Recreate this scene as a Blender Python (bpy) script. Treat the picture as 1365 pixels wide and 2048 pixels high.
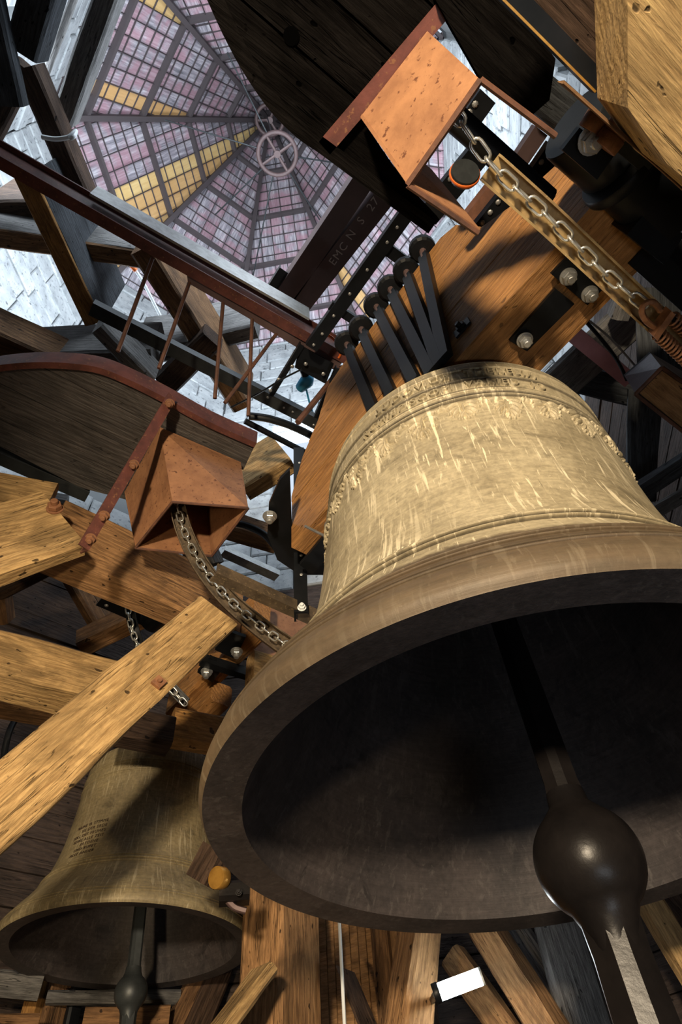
import bpy, bmesh, math, random
from mathutils import Vector, Matrix, noise
random.seed(11)
S = bpy.context.scene
COL = S.collection
for o in list(bpy.data.objects): bpy.data.objects.remove(o)

# ------------------------------------------------------------------ camera
F = 1270.0; CX, CY = 682.5, 1024.0
M = Matrix(((0.8070408923064007, -0.4278730984623197, -0.4069516061616453),
            (-0.5874741817446284, -0.6514168727360032, -0.4801355472138315),
            (-0.05965805837242906, 0.6265625822909472, -0.777084452645999)))
cd = bpy.data.cameras.new('camera'); cam = bpy.data.objects.new('camera', cd); COL.objects.link(cam)
cd.sensor_fit = 'VERTICAL'; cd.sensor_height = 36.0; cd.sensor_width = 24.0
cd.lens = F / 2048 * 36.0; cd.clip_start = 0.02; cd.clip_end = 200
cam.matrix_world = M.to_4x4(); S.camera = cam

# ------------------------------------------------------------------ world, lights, exposure
S.view_settings.view_transform = 'Standard'; S.view_settings.look = 'None'
S.view_settings.gamma = 1.0; S.view_settings.use_curve_mapping = False
S.view_settings.exposure = 0.35
w = bpy.data.worlds.new('world'); S.world = w; w.use_nodes = True
bg = w.node_tree.nodes['Background']; bg.inputs[0].default_value = (0.62, 0.72, 0.85, 1); bg.inputs[1].default_value = 0.9

def area(name, loc, target, size, energy, col, shape='DISK', size_y=None):
    l = bpy.data.lights.new(name, 'AREA'); l.shape = shape; l.size = size
    if size_y: l.size_y = size_y
    l.energy = energy; l.color = col
    o = bpy.data.objects.new(name, l); COL.objects.link(o); o.location = loc
    o.rotation_euler = (Vector(target) - Vector(loc)).to_track_quat('-Z', 'Y').to_euler()
    return o
# warm work floodlights standing behind and beside the photographer
def flood(name, loc, target, watts, col, deg, blend, rad):
    l = bpy.data.lights.new(name, 'SPOT'); l.energy = watts; l.color = col; l.spot_size = math.radians(deg); l.spot_blend = blend; l.shadow_soft_size = rad
    o = bpy.data.objects.new(name, l); COL.objects.link(o); o.location = loc
    o.rotation_euler = (Vector(target) - Vector(loc)).to_track_quat('-Z', 'Y').to_euler()
flood('work_floodlight', (-2.6, -2.1, 0.45), (1.4, 1.5, 2.1), 1600, (1.0, 0.81, 0.57), 62, 0.6, 0.2)
area('second_tube_light', (0.9, -0.6, -1.0), (1.9, 1.3, 1.6), 1.2, 9, (0.86, 0.93, 1.0), 'RECTANGLE', 0.3)   # cool tube low behind the photographer
flood('second_floodlight', (-1.7, 0.3, -0.5), (0.9, 4.2, 1.5), 300, (1.0, 0.76, 0.46), 64, 0.45, 0.12)

TC = Vector((0.9, 2.5, 0)); AP = 3.6; ZE = 14.0; ZB = 6.0; ZF = -1.5; ZA = 20.5
# daylight entering through the belfry windows
WINDOWS = (1, 2, 4, 5, 6)
for k in WINDOWS:
    a = math.radians(45 * k); nrm = Vector((math.cos(a), math.sin(a), 0))
    p = TC + nrm * (AP - 0.02) + Vector((0, 0, 8.9))
    area('window_daylight', p, p - nrm * 3 + Vector((0, 0, 1.6)), 1.0, 230, (0.80, 0.90, 1.0), 'RECTANGLE', 2.4)

# ------------------------------------------------------------------ pixel helpers: a pixel plus a height (or distance) is a point of the place
def ray(px, py): return M @ Vector((px - CX, -(py - CY), -F))
def P(px, py, z):
    r = ray(px, py); return r * (z / r.z)
def PD(px, py, d):
    return ray(px, py).normalized() * d
def PH(px, py, d):
    r = ray(px, py); return r * (d / math.hypot(r.x, r.y))
def hit(px, py, p0, n):
    r = ray(px, py); return r * (p0.dot(n) / r.dot(n))
UP = Vector((0, 0, 1))

# ------------------------------------------------------------------ materials
def nodes(name):
    m = bpy.data.materials.new(name); m.use_nodes = True
    nt = m.node_tree; b = nt.nodes['Principled BSDF']
    return m, nt, b
def N(nt, t, **kw):
    n = nt.nodes.new(t)
    for k, v in kw.items():
        if k.startswith('i_'): n.inputs[k[2:].replace('_', ' ')].default_value = v
        else: setattr(n, k, v)
    return n
def ramp(nt, src, stops):
    r = nt.nodes.new('ShaderNodeValToRGB'); e = r.color_ramp.elements
    while len(e) < len(stops): e.new(0.5)
    for i, (p, c) in enumerate(stops):
        e[i].position = p; e[i].color = (c[0], c[1], c[2], 1)
    nt.links.new(src, r.inputs[0]); return r.outputs[0]
def mix(nt, fac, a, b, mode='MIX'):
    m = nt.nodes.new('ShaderNodeMix'); m.data_type = 'RGBA'; m.blend_type = mode
    for idx, v in ((0, fac), (6, a), (7, b)):
        if hasattr(v, 'links') or hasattr(v, 'is_linked'): nt.links.new(v, m.inputs[idx])
        elif isinstance(v, (int, float)): m.inputs[idx].default_value = v
        else: m.inputs[idx].default_value = (v[0], v[1], v[2], 1)
    return m.outputs[2]
def coords(nt, scale=(1, 1, 1), rnd=True):
    tc = N(nt, 'ShaderNodeTexCoord'); mp = N(nt, 'ShaderNodeMapping'); mp.inputs['Scale'].default_value = scale
    if rnd:
        oi = N(nt, 'ShaderNodeObjectInfo'); ad = N(nt, 'ShaderNodeVectorMath', operation='ADD')
        ml = N(nt, 'ShaderNodeMath', operation='MULTIPLY'); ml.inputs[1].default_value = 37.0
        nt.links.new(oi.outputs['Random'], ml.inputs[0]); nt.links.new(tc.outputs['Object'], ad.inputs[0]); nt.links.new(ml.outputs[0], ad.inputs[1])
        nt.links.new(ad.outputs[0], mp.inputs[0])
    else: nt.links.new(tc.outputs['Object'], mp.inputs[0])
    return mp.outputs[0]
def noi(nt, vec, scale, detail=6, rough=0.6, dist=0.0):
    n = N(nt, 'ShaderNodeTexNoise'); n.inputs['Scale'].default_value = scale; n.inputs['Detail'].default_value = detail
    n.inputs['Roughness'].default_value = rough; n.inputs['Distortion'].default_value = dist
    nt.links.new(vec, n.inputs['Vector']); return n.outputs['Fac']
def bump(nt, b, h, strength, dist=0.01):
    n = N(nt, 'ShaderNodeBump'); n.inputs['Strength'].default_value = strength; n.inputs['Distance'].default_value = dist
    nt.links.new(h, n.inputs['Height']); nt.links.new(n.outputs[0], b.inputs['Normal'])

def wood(name, light, dark, crack=0.9, rough=0.75, grain=1.0, stain=0.55, spec=0.3):
    m, nt, b = nodes(name)
    mid = tuple((a * 0.6 + c * 0.4) for a, c in zip(light, dark))
    g = noi(nt, coords(nt, (1.0 * grain, 9 * grain, 9 * grain)), 3.2, 10, 0.72, 1.6)
    wv = N(nt, 'ShaderNodeTexWave', wave_type='BANDS', bands_direction='DIAGONAL'); wv.inputs['Scale'].default_value = 5.5
    wv.inputs['Distortion'].default_value = 9.0; wv.inputs['Detail'].default_value = 4; wv.inputs['Detail Scale'].default_value = 1.3; wv.inputs['Detail Roughness'].default_value = 0.65
    nt.links.new(coords(nt, (0.22, 2.4, 2.4)), wv.inputs['Vector'])
    fine = noi(nt, coords(nt, (5, 95, 95)), 1.6, 5, 0.75)
    big = noi(nt, coords(nt, (1.1, 2.4, 2.4)), 1.9, 6, 0.66, 0.8)
    c = ramp(nt, g, [(0.30, dark), (0.45, mid), (0.58, light), (0.75, tuple(min(1, x * 1.25) for x in light))])
    c = mix(nt, 0.3, c, ramp(nt, wv.outputs['Fac'], [(0.08, dark), (0.35, mid), (0.8, tuple(min(1, x * 1.1) for x in light))]))
    c = mix(nt, ramp(nt, big, [(0.36, (0.85, 0.85, 0.85)), (0.54, (0, 0, 0))]), c, tuple(x * (1 - stain) for x in mid))
    c = mix(nt, 0.6, c, ramp(nt, fine, [(0.30, (0.2, 0.2, 0.2)), (0.5, (0.5, 0.5, 0.5)), (0.7, (0.75, 0.75, 0.75))]), 'OVERLAY')
    cr = noi(nt, coords(nt, (0.55, 13, 13)), 1.9, 4, 0.5, 0.5)
    crm = ramp(nt, cr, [(0.485, (0, 0, 0)), (0.497, (1, 1, 1)), (0.509, (0, 0, 0))])
    msk = ramp(nt, noi(nt, coords(nt, (0.8, 1.5, 1.5)), 2.6, 2), [(0.47, (0, 0, 0)), (0.54, (1, 1, 1))])
    crk = mix(nt, 1.0, crm, msk, 'MULTIPLY')
    hole = ramp(nt, noi(nt, coords(nt, (16, 24, 24)), 1.0, 2, 0.4), [(0.70, (0, 0, 0)), (0.74, (1, 1, 1))])
    crk = mix(nt, 1.0, crk, hole, 'LIGHTEN')
    f = mix(nt, 1.0, crk, (crack, crack, crack), 'MULTIPLY')
    c = mix(nt, f, c, tuple(x * 0.12 for x in dark))
    nt.links.new(c, b.inputs['Base Color'])
    b.inputs['Roughness'].default_value = rough; b.inputs['Specular IOR Level'].default_value = spec
    hgt = mix(nt, 0.5, g, fine); hgt = mix(nt, 0.25, hgt, wv.outputs['Color']); hgt = mix(nt, f, hgt, (0, 0, 0))
    bump(nt, b, hgt, 0.75, 0.016)
    return m
def metal(name, base, var, rough=0.5, met=0.3, scale=9.0, bstr=0.3, spots=None, thr=0.56, spec=0.5):
    m, nt, b = nodes(name); b.inputs['Specular IOR Level'].default_value = spec
    v = coords(nt); n1 = noi(nt, v, scale, 8, 0.65); n2 = noi(nt, v, scale * 5.5, 4, 0.6)
    c = ramp(nt, n1, [(0.35, var), (0.62, base)])
    if spots:
        c = mix(nt, ramp(nt, n2, [(thr, (0, 0, 0)), (thr + 0.06, (1, 1, 1))]), c, spots)
    nt.links.new(c, b.inputs['Base Color']); b.inputs['Roughness'].default_value = rough; b.inputs['Metallic'].default_value = met
    bump(nt, b, mix(nt, 0.5, n1, n2), bstr, 0.006)
    return m
def plain(name, col, rough=0.5, met=0.0, emit=0.0):
    m, nt, b = nodes(name); b.inputs['Base Color'].default_value = (*col, 1); b.inputs['Roughness'].default_value = rough; b.inputs['Metallic'].default_value = met
    if emit: b.inputs['Emission Color'].default_value = (*col, 1); b.inputs['Emission Strength'].default_value = emit
    return m

W_PALE = wood('oak_pale', (0.56, 0.365, 0.158), (0.235, 0.13, 0.047))
W_END = wood('oak_block', (0.55, 0.375, 0.17), (0.27, 0.16, 0.065), grain=2.2, stain=0.35)
W_TAN = wood('oak_tan', (0.40, 0.22, 0.095), (0.13, 0.062, 0.026))
W_BROWN = wood('oak_brown', (0.27, 0.145, 0.065), (0.085, 0.042, 0.02))
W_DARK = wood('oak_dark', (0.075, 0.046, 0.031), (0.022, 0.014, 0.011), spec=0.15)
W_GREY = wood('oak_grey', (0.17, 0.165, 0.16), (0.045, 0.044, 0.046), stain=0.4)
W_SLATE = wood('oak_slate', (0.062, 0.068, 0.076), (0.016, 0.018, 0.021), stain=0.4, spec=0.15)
W_GOLD = wood('oak_gold', (0.52, 0.27, 0.08), (0.2, 0.085, 0.025))
W_NEW = wood('oak_new', (0.50, 0.25, 0.085), (0.24, 0.10, 0.03), crack=0.6, grain=0.8, stain=0.25, rough=0.55)
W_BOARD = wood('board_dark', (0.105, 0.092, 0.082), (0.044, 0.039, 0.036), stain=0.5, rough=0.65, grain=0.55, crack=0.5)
W_BLACKB = wood('board_black', (0.0085, 0.0075, 0.007), (0.003, 0.0027, 0.0027), stain=0.5, rough=0.95, spec=0.0)  # near-black: shade under the right platform put into the board tone
W_PANEL = wood('panel_warm', (0.52, 0.29, 0.13), (0.27, 0.14, 0.06), crack=0.2)
W_WALL = wood('wall_board', (0.075, 0.052, 0.042), (0.022, 0.016, 0.014), stain=0.5)
RED = metal('red_steel', (0.17, 0.058, 0.045), (0.085, 0.032, 0.026), 0.5, 0.1, 7, 0.35, (0.22, 0.10, 0.05), 0.6)
RUST = metal('rust_sheet', (0.38, 0.185, 0.088), (0.25, 0.115, 0.056), 0.62, 0.1, 7, 0.45, (0.13, 0.05, 0.025), 0.605)
RUSTD = metal('rust_dark', (0.17, 0.075, 0.045), (0.07, 0.035, 0.025), 0.65, 0.15, 8, 0.4)
BROWNST = metal('brown_steel', (0.15, 0.096, 0.092), (0.105, 0.068, 0.066), 0.5, 0.15, 3, 0.15)
BLACK = metal('black_steel', (0.009, 0.010, 0.012), (0.005, 0.006, 0.007), 0.40, 0.0, 6, 0.1, spec=0.2)
IRON = metal('dark_iron', (0.012, 0.010, 0.0095), (0.007, 0.006, 0.006), 0.33, 0.0, 5, 0.3, spec=0.22)
IRONG = metal('grey_iron', (0.05, 0.057, 0.06), (0.03, 0.034, 0.036), 0.45, 0.4, 7, 0.2)
ZINC = metal('zinc', (0.55, 0.56, 0.55), (0.38, 0.38, 0.37), 0.35, 0.7, 14, 0.15)
GUIDE = metal('guide_rail', (0.48, 0.34, 0.15), (0.24, 0.15, 0.07), 0.5, 0.3, 8, 0.4, (0.5, 0.4, 0.22), 0.62)
GUIDED = metal('guide_dark', (0.13, 0.095, 0.06), (0.06, 0.045, 0.03), 0.5, 0.2, 12, 0.3, (0.22, 0.16, 0.09), 0.6)
BOLTR = metal('bolt_rust', (0.33, 0.15, 0.07), (0.16, 0.07, 0.035), 0.6, 0.2, 20, 0.4)
ORANGE = plain('orange_cable', (0.75, 0.16, 0.03), 0.4); BLUE = plain('blue_plastic', (0.05, 0.36, 0.62), 0.25)
WHITE = plain('white_plastic', (0.72, 0.76, 0.78), 0.45); CHALK = plain('chalk', (0.6, 0.54, 0.52), 0.9)
PINK = metal('pink_paint', (0.62, 0.29, 0.32), (0.5, 0.22, 0.25), 0.6, 0.0, 6, 0.2)
BRASS = metal('brass_roller', (0.62, 0.33, 0.07), (0.4, 0.2, 0.04), 0.35, 0.6, 12, 0.2)

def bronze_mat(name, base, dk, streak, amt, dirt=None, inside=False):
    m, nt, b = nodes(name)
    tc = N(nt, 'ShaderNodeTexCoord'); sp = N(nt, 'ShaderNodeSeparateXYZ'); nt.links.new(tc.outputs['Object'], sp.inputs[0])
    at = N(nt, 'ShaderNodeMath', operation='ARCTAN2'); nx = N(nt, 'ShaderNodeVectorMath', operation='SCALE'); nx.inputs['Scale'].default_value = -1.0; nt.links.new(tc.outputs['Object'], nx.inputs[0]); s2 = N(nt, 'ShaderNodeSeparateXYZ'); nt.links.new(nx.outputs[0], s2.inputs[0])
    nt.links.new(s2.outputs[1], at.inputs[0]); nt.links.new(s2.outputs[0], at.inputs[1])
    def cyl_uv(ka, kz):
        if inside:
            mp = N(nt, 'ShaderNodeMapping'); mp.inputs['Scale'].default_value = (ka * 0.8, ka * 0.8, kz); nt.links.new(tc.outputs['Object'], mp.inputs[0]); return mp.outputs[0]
        cb = N(nt, 'ShaderNodeCombineXYZ')
        ma = N(nt, 'ShaderNodeMath', operation='MULTIPLY'); ma.inputs[1].default_value = ka; nt.links.new(at.outputs[0], ma.inputs[0])
        mz = N(nt, 'ShaderNodeMath', operation='MULTIPLY'); mz.inputs[1].default_value = kz; nt.links.new(sp.outputs[2], mz.inputs[0])
        nt.links.new(ma.outputs[0], cb.inputs[0]); nt.links.new(mz.outputs[0], cb.inputs[1]); return cb.outputs[0]
    ob = tc.outputs['Object']
    n1 = noi(nt, ob, 2.8, 8, 0.66, 0.6); n2 = noi(nt, ob, 42, 6, 0.65)
    c = ramp(nt, n1, [(0.33, dk), (0.60, base)])
    c = mix(nt, 0.55, c, ramp(nt, n2, [(0.3, (0.28, 0.28, 0.28)), (0.7, (0.72, 0.72, 0.72))]), 'OVERLAY')
    hs_ = noi(nt, cyl_uv(3.0, 75.0), 1.0, 5, 0.7)          # turning marks
    c = mix(nt, 0.45, c, ramp(nt, hs_, [(0.3, (0.30, 0.30, 0.30)), (0.7, (0.70, 0.70, 0.70))]), 'OVERLAY')
    pm = ramp(nt, noi(nt, ob, 5.0, 6, 0.7, 0.8), [(0.56, (0, 0, 0)), (0.68, (0.75, 0.75, 0.75))])
    c = mix(nt, pm, c, tuple(x * 0.55 for x in dk))
    region = ramp(nt, noi(nt, cyl_uv(1.3, 1.6), 1.4, 3, 0.5), [(0.38, (0.2, 0.2, 0.2)), (0.52, (1, 1, 1))])
    for ka, kz, lo, hi, col, k in ((16, 1.5, 0.575, 0.63, streak, amt), (30, 3.2, 0.60, 0.65, streak, amt), (14, 1.3, 0.63, 0.70, tuple(x * 0.4 for x in dk), 0.55), (24, 7.0, 0.68, 0.71, tuple(min(1, x * 1.1) for x in streak), amt)):
        s1 = ramp(nt, noi(nt, cyl_uv(ka, kz), 1.7, 5, 0.62, 0.45), [(lo, (0, 0, 0)), (hi, (k, k, k))])
        c = mix(nt, mix(nt, 1.0, s1, region, 'MULTIPLY'), c, col)
    if dirt:   # dark grime lying in the moulding grooves
        for k_, cs in ((1.0, (0.14, 0.218, 0.25, 0.276, 0.428, 0.453, 0.5)), (2.0, (1.349, 1.372, 1.42, 1.496, 1.516, 1.604))):
            mz = N(nt, 'ShaderNodeMath', operation='DIVIDE'); mz.inputs[1].default_value = k_; nt.links.new(sp.outputs[2], mz.inputs[0])
            r_ = nt.nodes.new('ShaderNodeValToRGB'); e_ = r_.color_ramp.elements; e_[0].position = 0; e_[0].color = (0, 0, 0, 1); e_[1].position = 1; e_[1].color = (0, 0, 0, 1)
            for c_ in cs:
                for d_, v_ in ((-0.0085, 0), (-0.002, 0.9), (0.003, 0.9), (0.0085, 0)):
                    q_ = e_.new((c_ + d_) / k_); q_.color = (v_, v_, v_, 1)
            nt.links.new(mz.outputs[0], r_.inputs[0]); lines = r_.outputs[0] if k_ == 1.0 else mix(nt, 1.0, lines, r_.outputs[0], 'LIGHTEN')
    if dirt:   # brown dust caked on the flared sound bow
        zn = N(nt, 'ShaderNodeMath', operation='MULTIPLY_ADD'); zn.inputs[1].default_value = 0.22; nt.links.new(n1, zn.inputs[0]); nt.links.new(sp.outputs[2], zn.inputs[2])
        dm = ramp(nt, zn.outputs[0], [(0.425, (0.9, 0.9, 0.9)), (0.465, (0, 0, 0))])
        dcol = mix(nt, 0.6, dirt, ramp(nt, noi(nt, cyl_uv(5, 14), 1.5, 7, 0.7), [(0.3, tuple(x * 0.55 for x in dirt)), (0.68, tuple(x * 1.9 for x in dirt))]))
        c = mix(nt, dm, c, dcol)
        c = mix(nt, lines, c, (0.02, 0.014, 0.009))
    nt.links.new(c, b.inputs['Base Color']); b.inputs['Roughness'].default_value = 0.58; b.inputs['Metallic'].default_value = 0.1
    bump(nt, b, mix(nt, 0.5, mix(nt, 0.6, n1, n2), hs_), 0.32, 0.008)
    return m
BRONZE = bronze_mat('bronze_dusty', (0.44, 0.375, 0.245), (0.27, 0.225, 0.14), (0.84, 0.74, 0.52), 0.9, (0.062, 0.040, 0.023))
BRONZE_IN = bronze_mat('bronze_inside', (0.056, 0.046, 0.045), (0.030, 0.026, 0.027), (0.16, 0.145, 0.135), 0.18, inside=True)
BRONZE_S = bronze_mat('bronze_small', (0.25, 0.20, 0.108), (0.16, 0.125, 0.068), (0.55, 0.48, 0.32), 0.5)  # olive tone darkened to stand in for the big bell shadow

def stone_mat():
    m, nt, b = nodes('pale_stone'); v = coords(nt)
    n = noi(nt, v, 3.0, 8, 0.65); n2 = noi(nt, v, 14, 5, 0.6)
    c = ramp(nt, n, [(0.3, (0.24, 0.255, 0.265)), (0.55, (0.40, 0.42, 0.43)), (0.72, (0.50, 0.51, 0.51))])
    c = mix(nt, ramp(nt, n2, [(0.58, (0, 0, 0)), (0.7, (1, 1, 1))]), c, (0.10, 0.11, 0.115))
    nt.links.new(c, b.inputs['Base Color']); b.inputs['Roughness'].default_value = 0.9; bump(nt, b, n2, 0.5, 0.02); return m
STONE = stone_mat(); MORTAR = plain('mortar', (0.16, 0.17, 0.175), 0.95)
def roof_mat(name, a, bcol, c2, red):
    m, nt, b = nodes(name)
    v = coords(nt, (1, 1, 1)); st = coords(nt, (14, 0.9, 14))
    oi = N(nt, 'ShaderNodeObjectInfo')
    n = noi(nt, st, 1.6, 6, 0.65, 0.4); big = noi(nt, v, 1.5, 4, 0.6)
    c = ramp(nt, n, [(0.32, a), (0.5, bcol), (0.66, c2)])
    c = mix(nt, ramp(nt, big, [(0.46, (0, 0, 0)), (0.6, (0.65, 0.65, 0.65))]), c, red)
    c = mix(nt, 0.5, c, ramp(nt, oi.outputs['Random'], [(0.0, (0.35, 0.35, 0.35)), (1.0, (0.68, 0.68, 0.68))]), 'OVERLAY')
    nt.links.new(c, b.inputs['Base Color']); b.inputs['Roughness'].default_value = 0.8; bump(nt, b, n, 0.3, 0.01); return m
R_OLD = roof_mat('roof_plank_old', (0.15, 0.15, 0.17), (0.36, 0.325, 0.36), (0.64, 0.60, 0.63), (0.46, 0.22, 0.265))
R_NEW = roof_mat('roof_plank_new', (0.62, 0.38, 0.15), (0.70, 0.45, 0.19), (0.75, 0.50, 0.22), (0.66, 0.40, 0.15))
R_BAT = plain('roof_batten', (0.075, 0.06, 0.062), 0.7)

# ------------------------------------------------------------------ mesh helpers
class MB:
    def __init__(s): s.v = []; s.f = []; s.mi = []; s.cur = 0
    def add(s, vs, fs):
        b = len(s.v); s.v += [tuple(v) for v in vs]
        for f in fs: s.f.append(tuple(b + i for i in f)); s.mi.append(s.cur)
        return s
    def box(s, lo, hi, mat=None):
        vs = [Vector((x, y, z)) for x in (lo[0], hi[0]) for y in (lo[1], hi[1]) for z in (lo[2], hi[2])]
        if mat is not None: vs = [mat @ v for v in vs]
        return s.add(vs, [(0, 1, 3, 2), (4, 6, 7, 5), (0, 4, 5, 1), (2, 3, 7, 6), (0, 2, 6, 4), (1, 5, 7, 3)])
    def prism(s, poly, t):   # 3D polygon plus thickness vector
        n = len(poly); t = Vector(t); vs = [Vector(p) for p in poly] + [Vector(p) + t for p in poly]
        return s.add(vs, [tuple(range(n))[::-1], tuple(range(n, 2 * n))] + [(i, (i + 1) % n, n + (i + 1) % n, n + i) for i in range(n)])
    def tube(s, pts, r, n=8, caps=True):
        pts = [Vector(p) for p in pts]; rs = r if isinstance(r, (list, tuple)) else [r] * len(pts)
        ref = Vector((0.31, 0.17, 0.93)); rings = []
        prev = None
        for i, p in enumerate(pts):
            d = (pts[min(i + 1, len(pts) - 1)] - pts[max(i - 1, 0)]).normalized()
            a = d.cross(ref if prev is None else prev)
            if prev is None:
                a = d.cross(ref); 
                if a.length < 0.1: a = d.cross(Vector((1, 0, 0)))
                a.normalize(); bb = d.cross(a)
            else:
                a = (prev - d * prev.dot(d)).normalized(); bb = d.cross(a)
            prev = a
            rings.append([p + (a * math.cos(2 * math.pi * k / n) + bb * math.sin(2 * math.pi * k / n)) * rs[i] for k in range(n)])
        vs = [v for rg in rings for v in rg]; fs = []
        for i in range(len(pts) - 1):
            for k in range(n): fs.append((i * n + k, i * n + (k + 1) % n, (i + 1) * n + (k + 1) % n, (i + 1) * n + k))
        if caps: fs += [tuple(range(n))[::-1], tuple(range((len(pts) - 1) * n, len(pts) * n))]
        return s.add(vs, fs)
    def lathe(s, prof, n=96, close=False, mats=None):
        base = len(s.v); L = len(prof)
        for (r, z) in prof:
            for k in range(n):
                a = 2 * math.pi * k / n; s.v.append((r * math.cos(a), r * math.sin(a), z))
        for i in range(L if close else L - 1):
            j = (i + 1) % L
            for k in range(n):
                s.f.append((base + i * n + k, base + i * n + (k + 1) % n, base + j * n + (k + 1) % n, base + j * n + k)); s.mi.append(mats[i] if mats else s.cur)
        return s
    def sweep(s, prof, pts, up):
        pts = [Vector(p) for p in pts]; n = len(prof); base = len(s.v); up = Vector(up)
        for i, p in enumerate(pts):
            d = (pts[min(i + 1, len(pts) - 1)] - pts[max(i - 1, 0)]).normalized()
            x = d.cross(up).normalized(); y = x.cross(d).normalized()
            s.v += [tuple(p + x * a + y * b) for a, b in prof]
        for i in range(len(pts) - 1):
            for k in range(n): s.f.append((base + i * n + k, base + i * n + (k + 1) % n, base + (i + 1) * n + (k + 1) % n, base + (i + 1) * n + k)); s.mi.append(s.cur)
        s.f += [tuple(base + k for k in range(n))[::-1], tuple(base + (len(pts) - 1) * n + k for k in range(n))]; s.mi += [s.cur, s.cur]
        return s
    def build(s, name, mat, parent=None, mw=None, smooth=False, inv=False):
        me = bpy.data.meshes.new(name); me.from_pydata(s.v, [], s.f)
        for m in (mat if isinstance(mat, (list, tuple)) else [mat]): me.materials.append(m)
        if isinstance(mat, (list, tuple)):
            me.polygons.foreach_set('material_index', s.mi)
        bm = bmesh.new(); bm.from_mesh(me); bmesh.ops.recalc_face_normals(bm, faces=bm.faces); bm.to_mesh(me); bm.free()
        if smooth:
            me.polygons.foreach_set('use_smooth', [True] * len(me.polygons))
        me.update()
        return link(name, me, parent, mw)
def link(name, me, parent=None, mw=None):
    o = bpy.data.objects.new(name, me); COL.objects.link(o)
    if mw is not None: o.matrix_world = mw
    if parent is not None:
        o.parent = parent; o.matrix_parent_inverse = WM(parent).inverted()
        if mw is None: o.matrix_parent_inverse = Matrix.Identity(4)
    return o
def WM(o):
    m = o.matrix_basis.copy()
    if o.parent: m = WM(o.parent) @ o.matrix_parent_inverse @ m
    return m
def tag(o, label, cat, group=None, kind=None):
    o['label'] = label; o['category'] = cat
    if group: o['group'] = group
    if kind: o['kind'] = kind
    return o
def struct(o): o['kind'] = 'structure'; return o
def thing(name, label, cat, loc=(0, 0, 0), group=None, rot=None):
    o = bpy.data.objects.new(name, None); COL.objects.link(o); o.location = loc; o.empty_display_size = 0.1
    if rot is not None: o.matrix_basis = Matrix.Translation(loc) @ rot.to_4x4()
    return tag(o, label, cat, group)
def frame(o, x, y, z):   # matrix from origin and axes
    m = Matrix((x, y, z)).transposed().to_4x4(); m.translation = o; return m
def ax(dirv, upv=UP):
    x = Vector(dirv).normalized(); y = Vector(upv).cross(x)
    if y.length < 1e-4: y = Vector((0, 1, 0)).cross(x)
    y.normalize(); return x, y, x.cross(y)
def chamfer_smooth(o, ang=35):
    me = o.data; me.polygons.foreach_set('use_smooth', [True] * len(me.polygons)); me.set_sharp_from_angle(angle=math.radians(ang)); return o

def pp(a):
    return P(*a) if len(a) == 3 else PD(a[0], a[1], a[3])
def beam_frame(a0, a1, side, bot):
    p0, p1 = pp(a0), pp(a1); u = (p1 - p0); L = u.length; u.normalize()
    b = u.cross(UP).normalized(); mid = (p0 + p1) / 2
    if b.dot(Vector((mid.x, mid.y, 0))) < 0: b = -b
    s = b.cross(u)
    if s.z < 0: s = -s
    h = side if isinstance(side, (int, float)) else abs((hit(side[0], side[1], p0, b) - p0).dot(s))
    w = bot if isinstance(bot, (int, float)) else abs((hit(bot[0], bot[1], p0, s) - p0).dot(b))
    return p0, u, b, s, L, h, w
def hewn(L, h, w, ysign, c=0.025, amp=0.010, bow=0.0, seed=0.0, seg=None):
    seg = seg or max(4, int(L / 0.12)); mb = MB(); sec = []
    cs = [(0, c), (c, 0), (w - c, 0), (w, c), (w, h - c), (w - c, h), (c, h), (0, h - c)]
    for i in range(seg + 1):
        x = L * i / seg
        for k, (y, z) in enumerate(cs):
            q = k // 2
            n1 = noise.noise(Vector((x * 1.7 + seed, q * 5.3, seed * 2.1))); n2 = noise.noise(Vector((x * 1.7 + seed, q * 5.3 + 40, seed * 1.3)))
            n3 = noise.noise(Vector((x * 6 + seed, k * 3.1, 9)))
            bz = bow * math.sin(math.pi * i / seg)
            mb.v.append((x, ysign * (y + n1 * amp + n3 * amp * 0.35), z + n2 * amp + n3 * amp * 0.35 + bz))
    for i in range(seg):
        for k in range(8): mb.f.append((i * 8 + k, i * 8 + (k + 1) % 8, (i + 1) * 8 + (k + 1) % 8, (i + 1) * 8 + k)); mb.mi.append(0)
    mb.f += [tuple(range(8))[::-1], tuple(range(seg * 8, seg * 8 + 8))]; mb.mi += [0, 0]
    return mb
_seed = [0.0]
def beam(name, label, mat, a0, a1, side, bot, c=0.025, amp=0.012, bow=0.0, cat='timber', parent=None, group=None):
    p0, u, b, s, L, h, w_ = beam_frame(a0, a1, side, bot); y = s.cross(u); sg = 1 if y.dot(b) > 0 else -1
    _seed[0] += 7.77
    o = hewn(L, h, w_, sg, min(c, h / 4, w_ / 4), amp, bow, _seed[0]).build(name, mat, parent, frame(p0, u, y, s))
    chamfer_smooth(o, 40)
    if parent is None: tag(o, label, cat, group)
    return o
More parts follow.
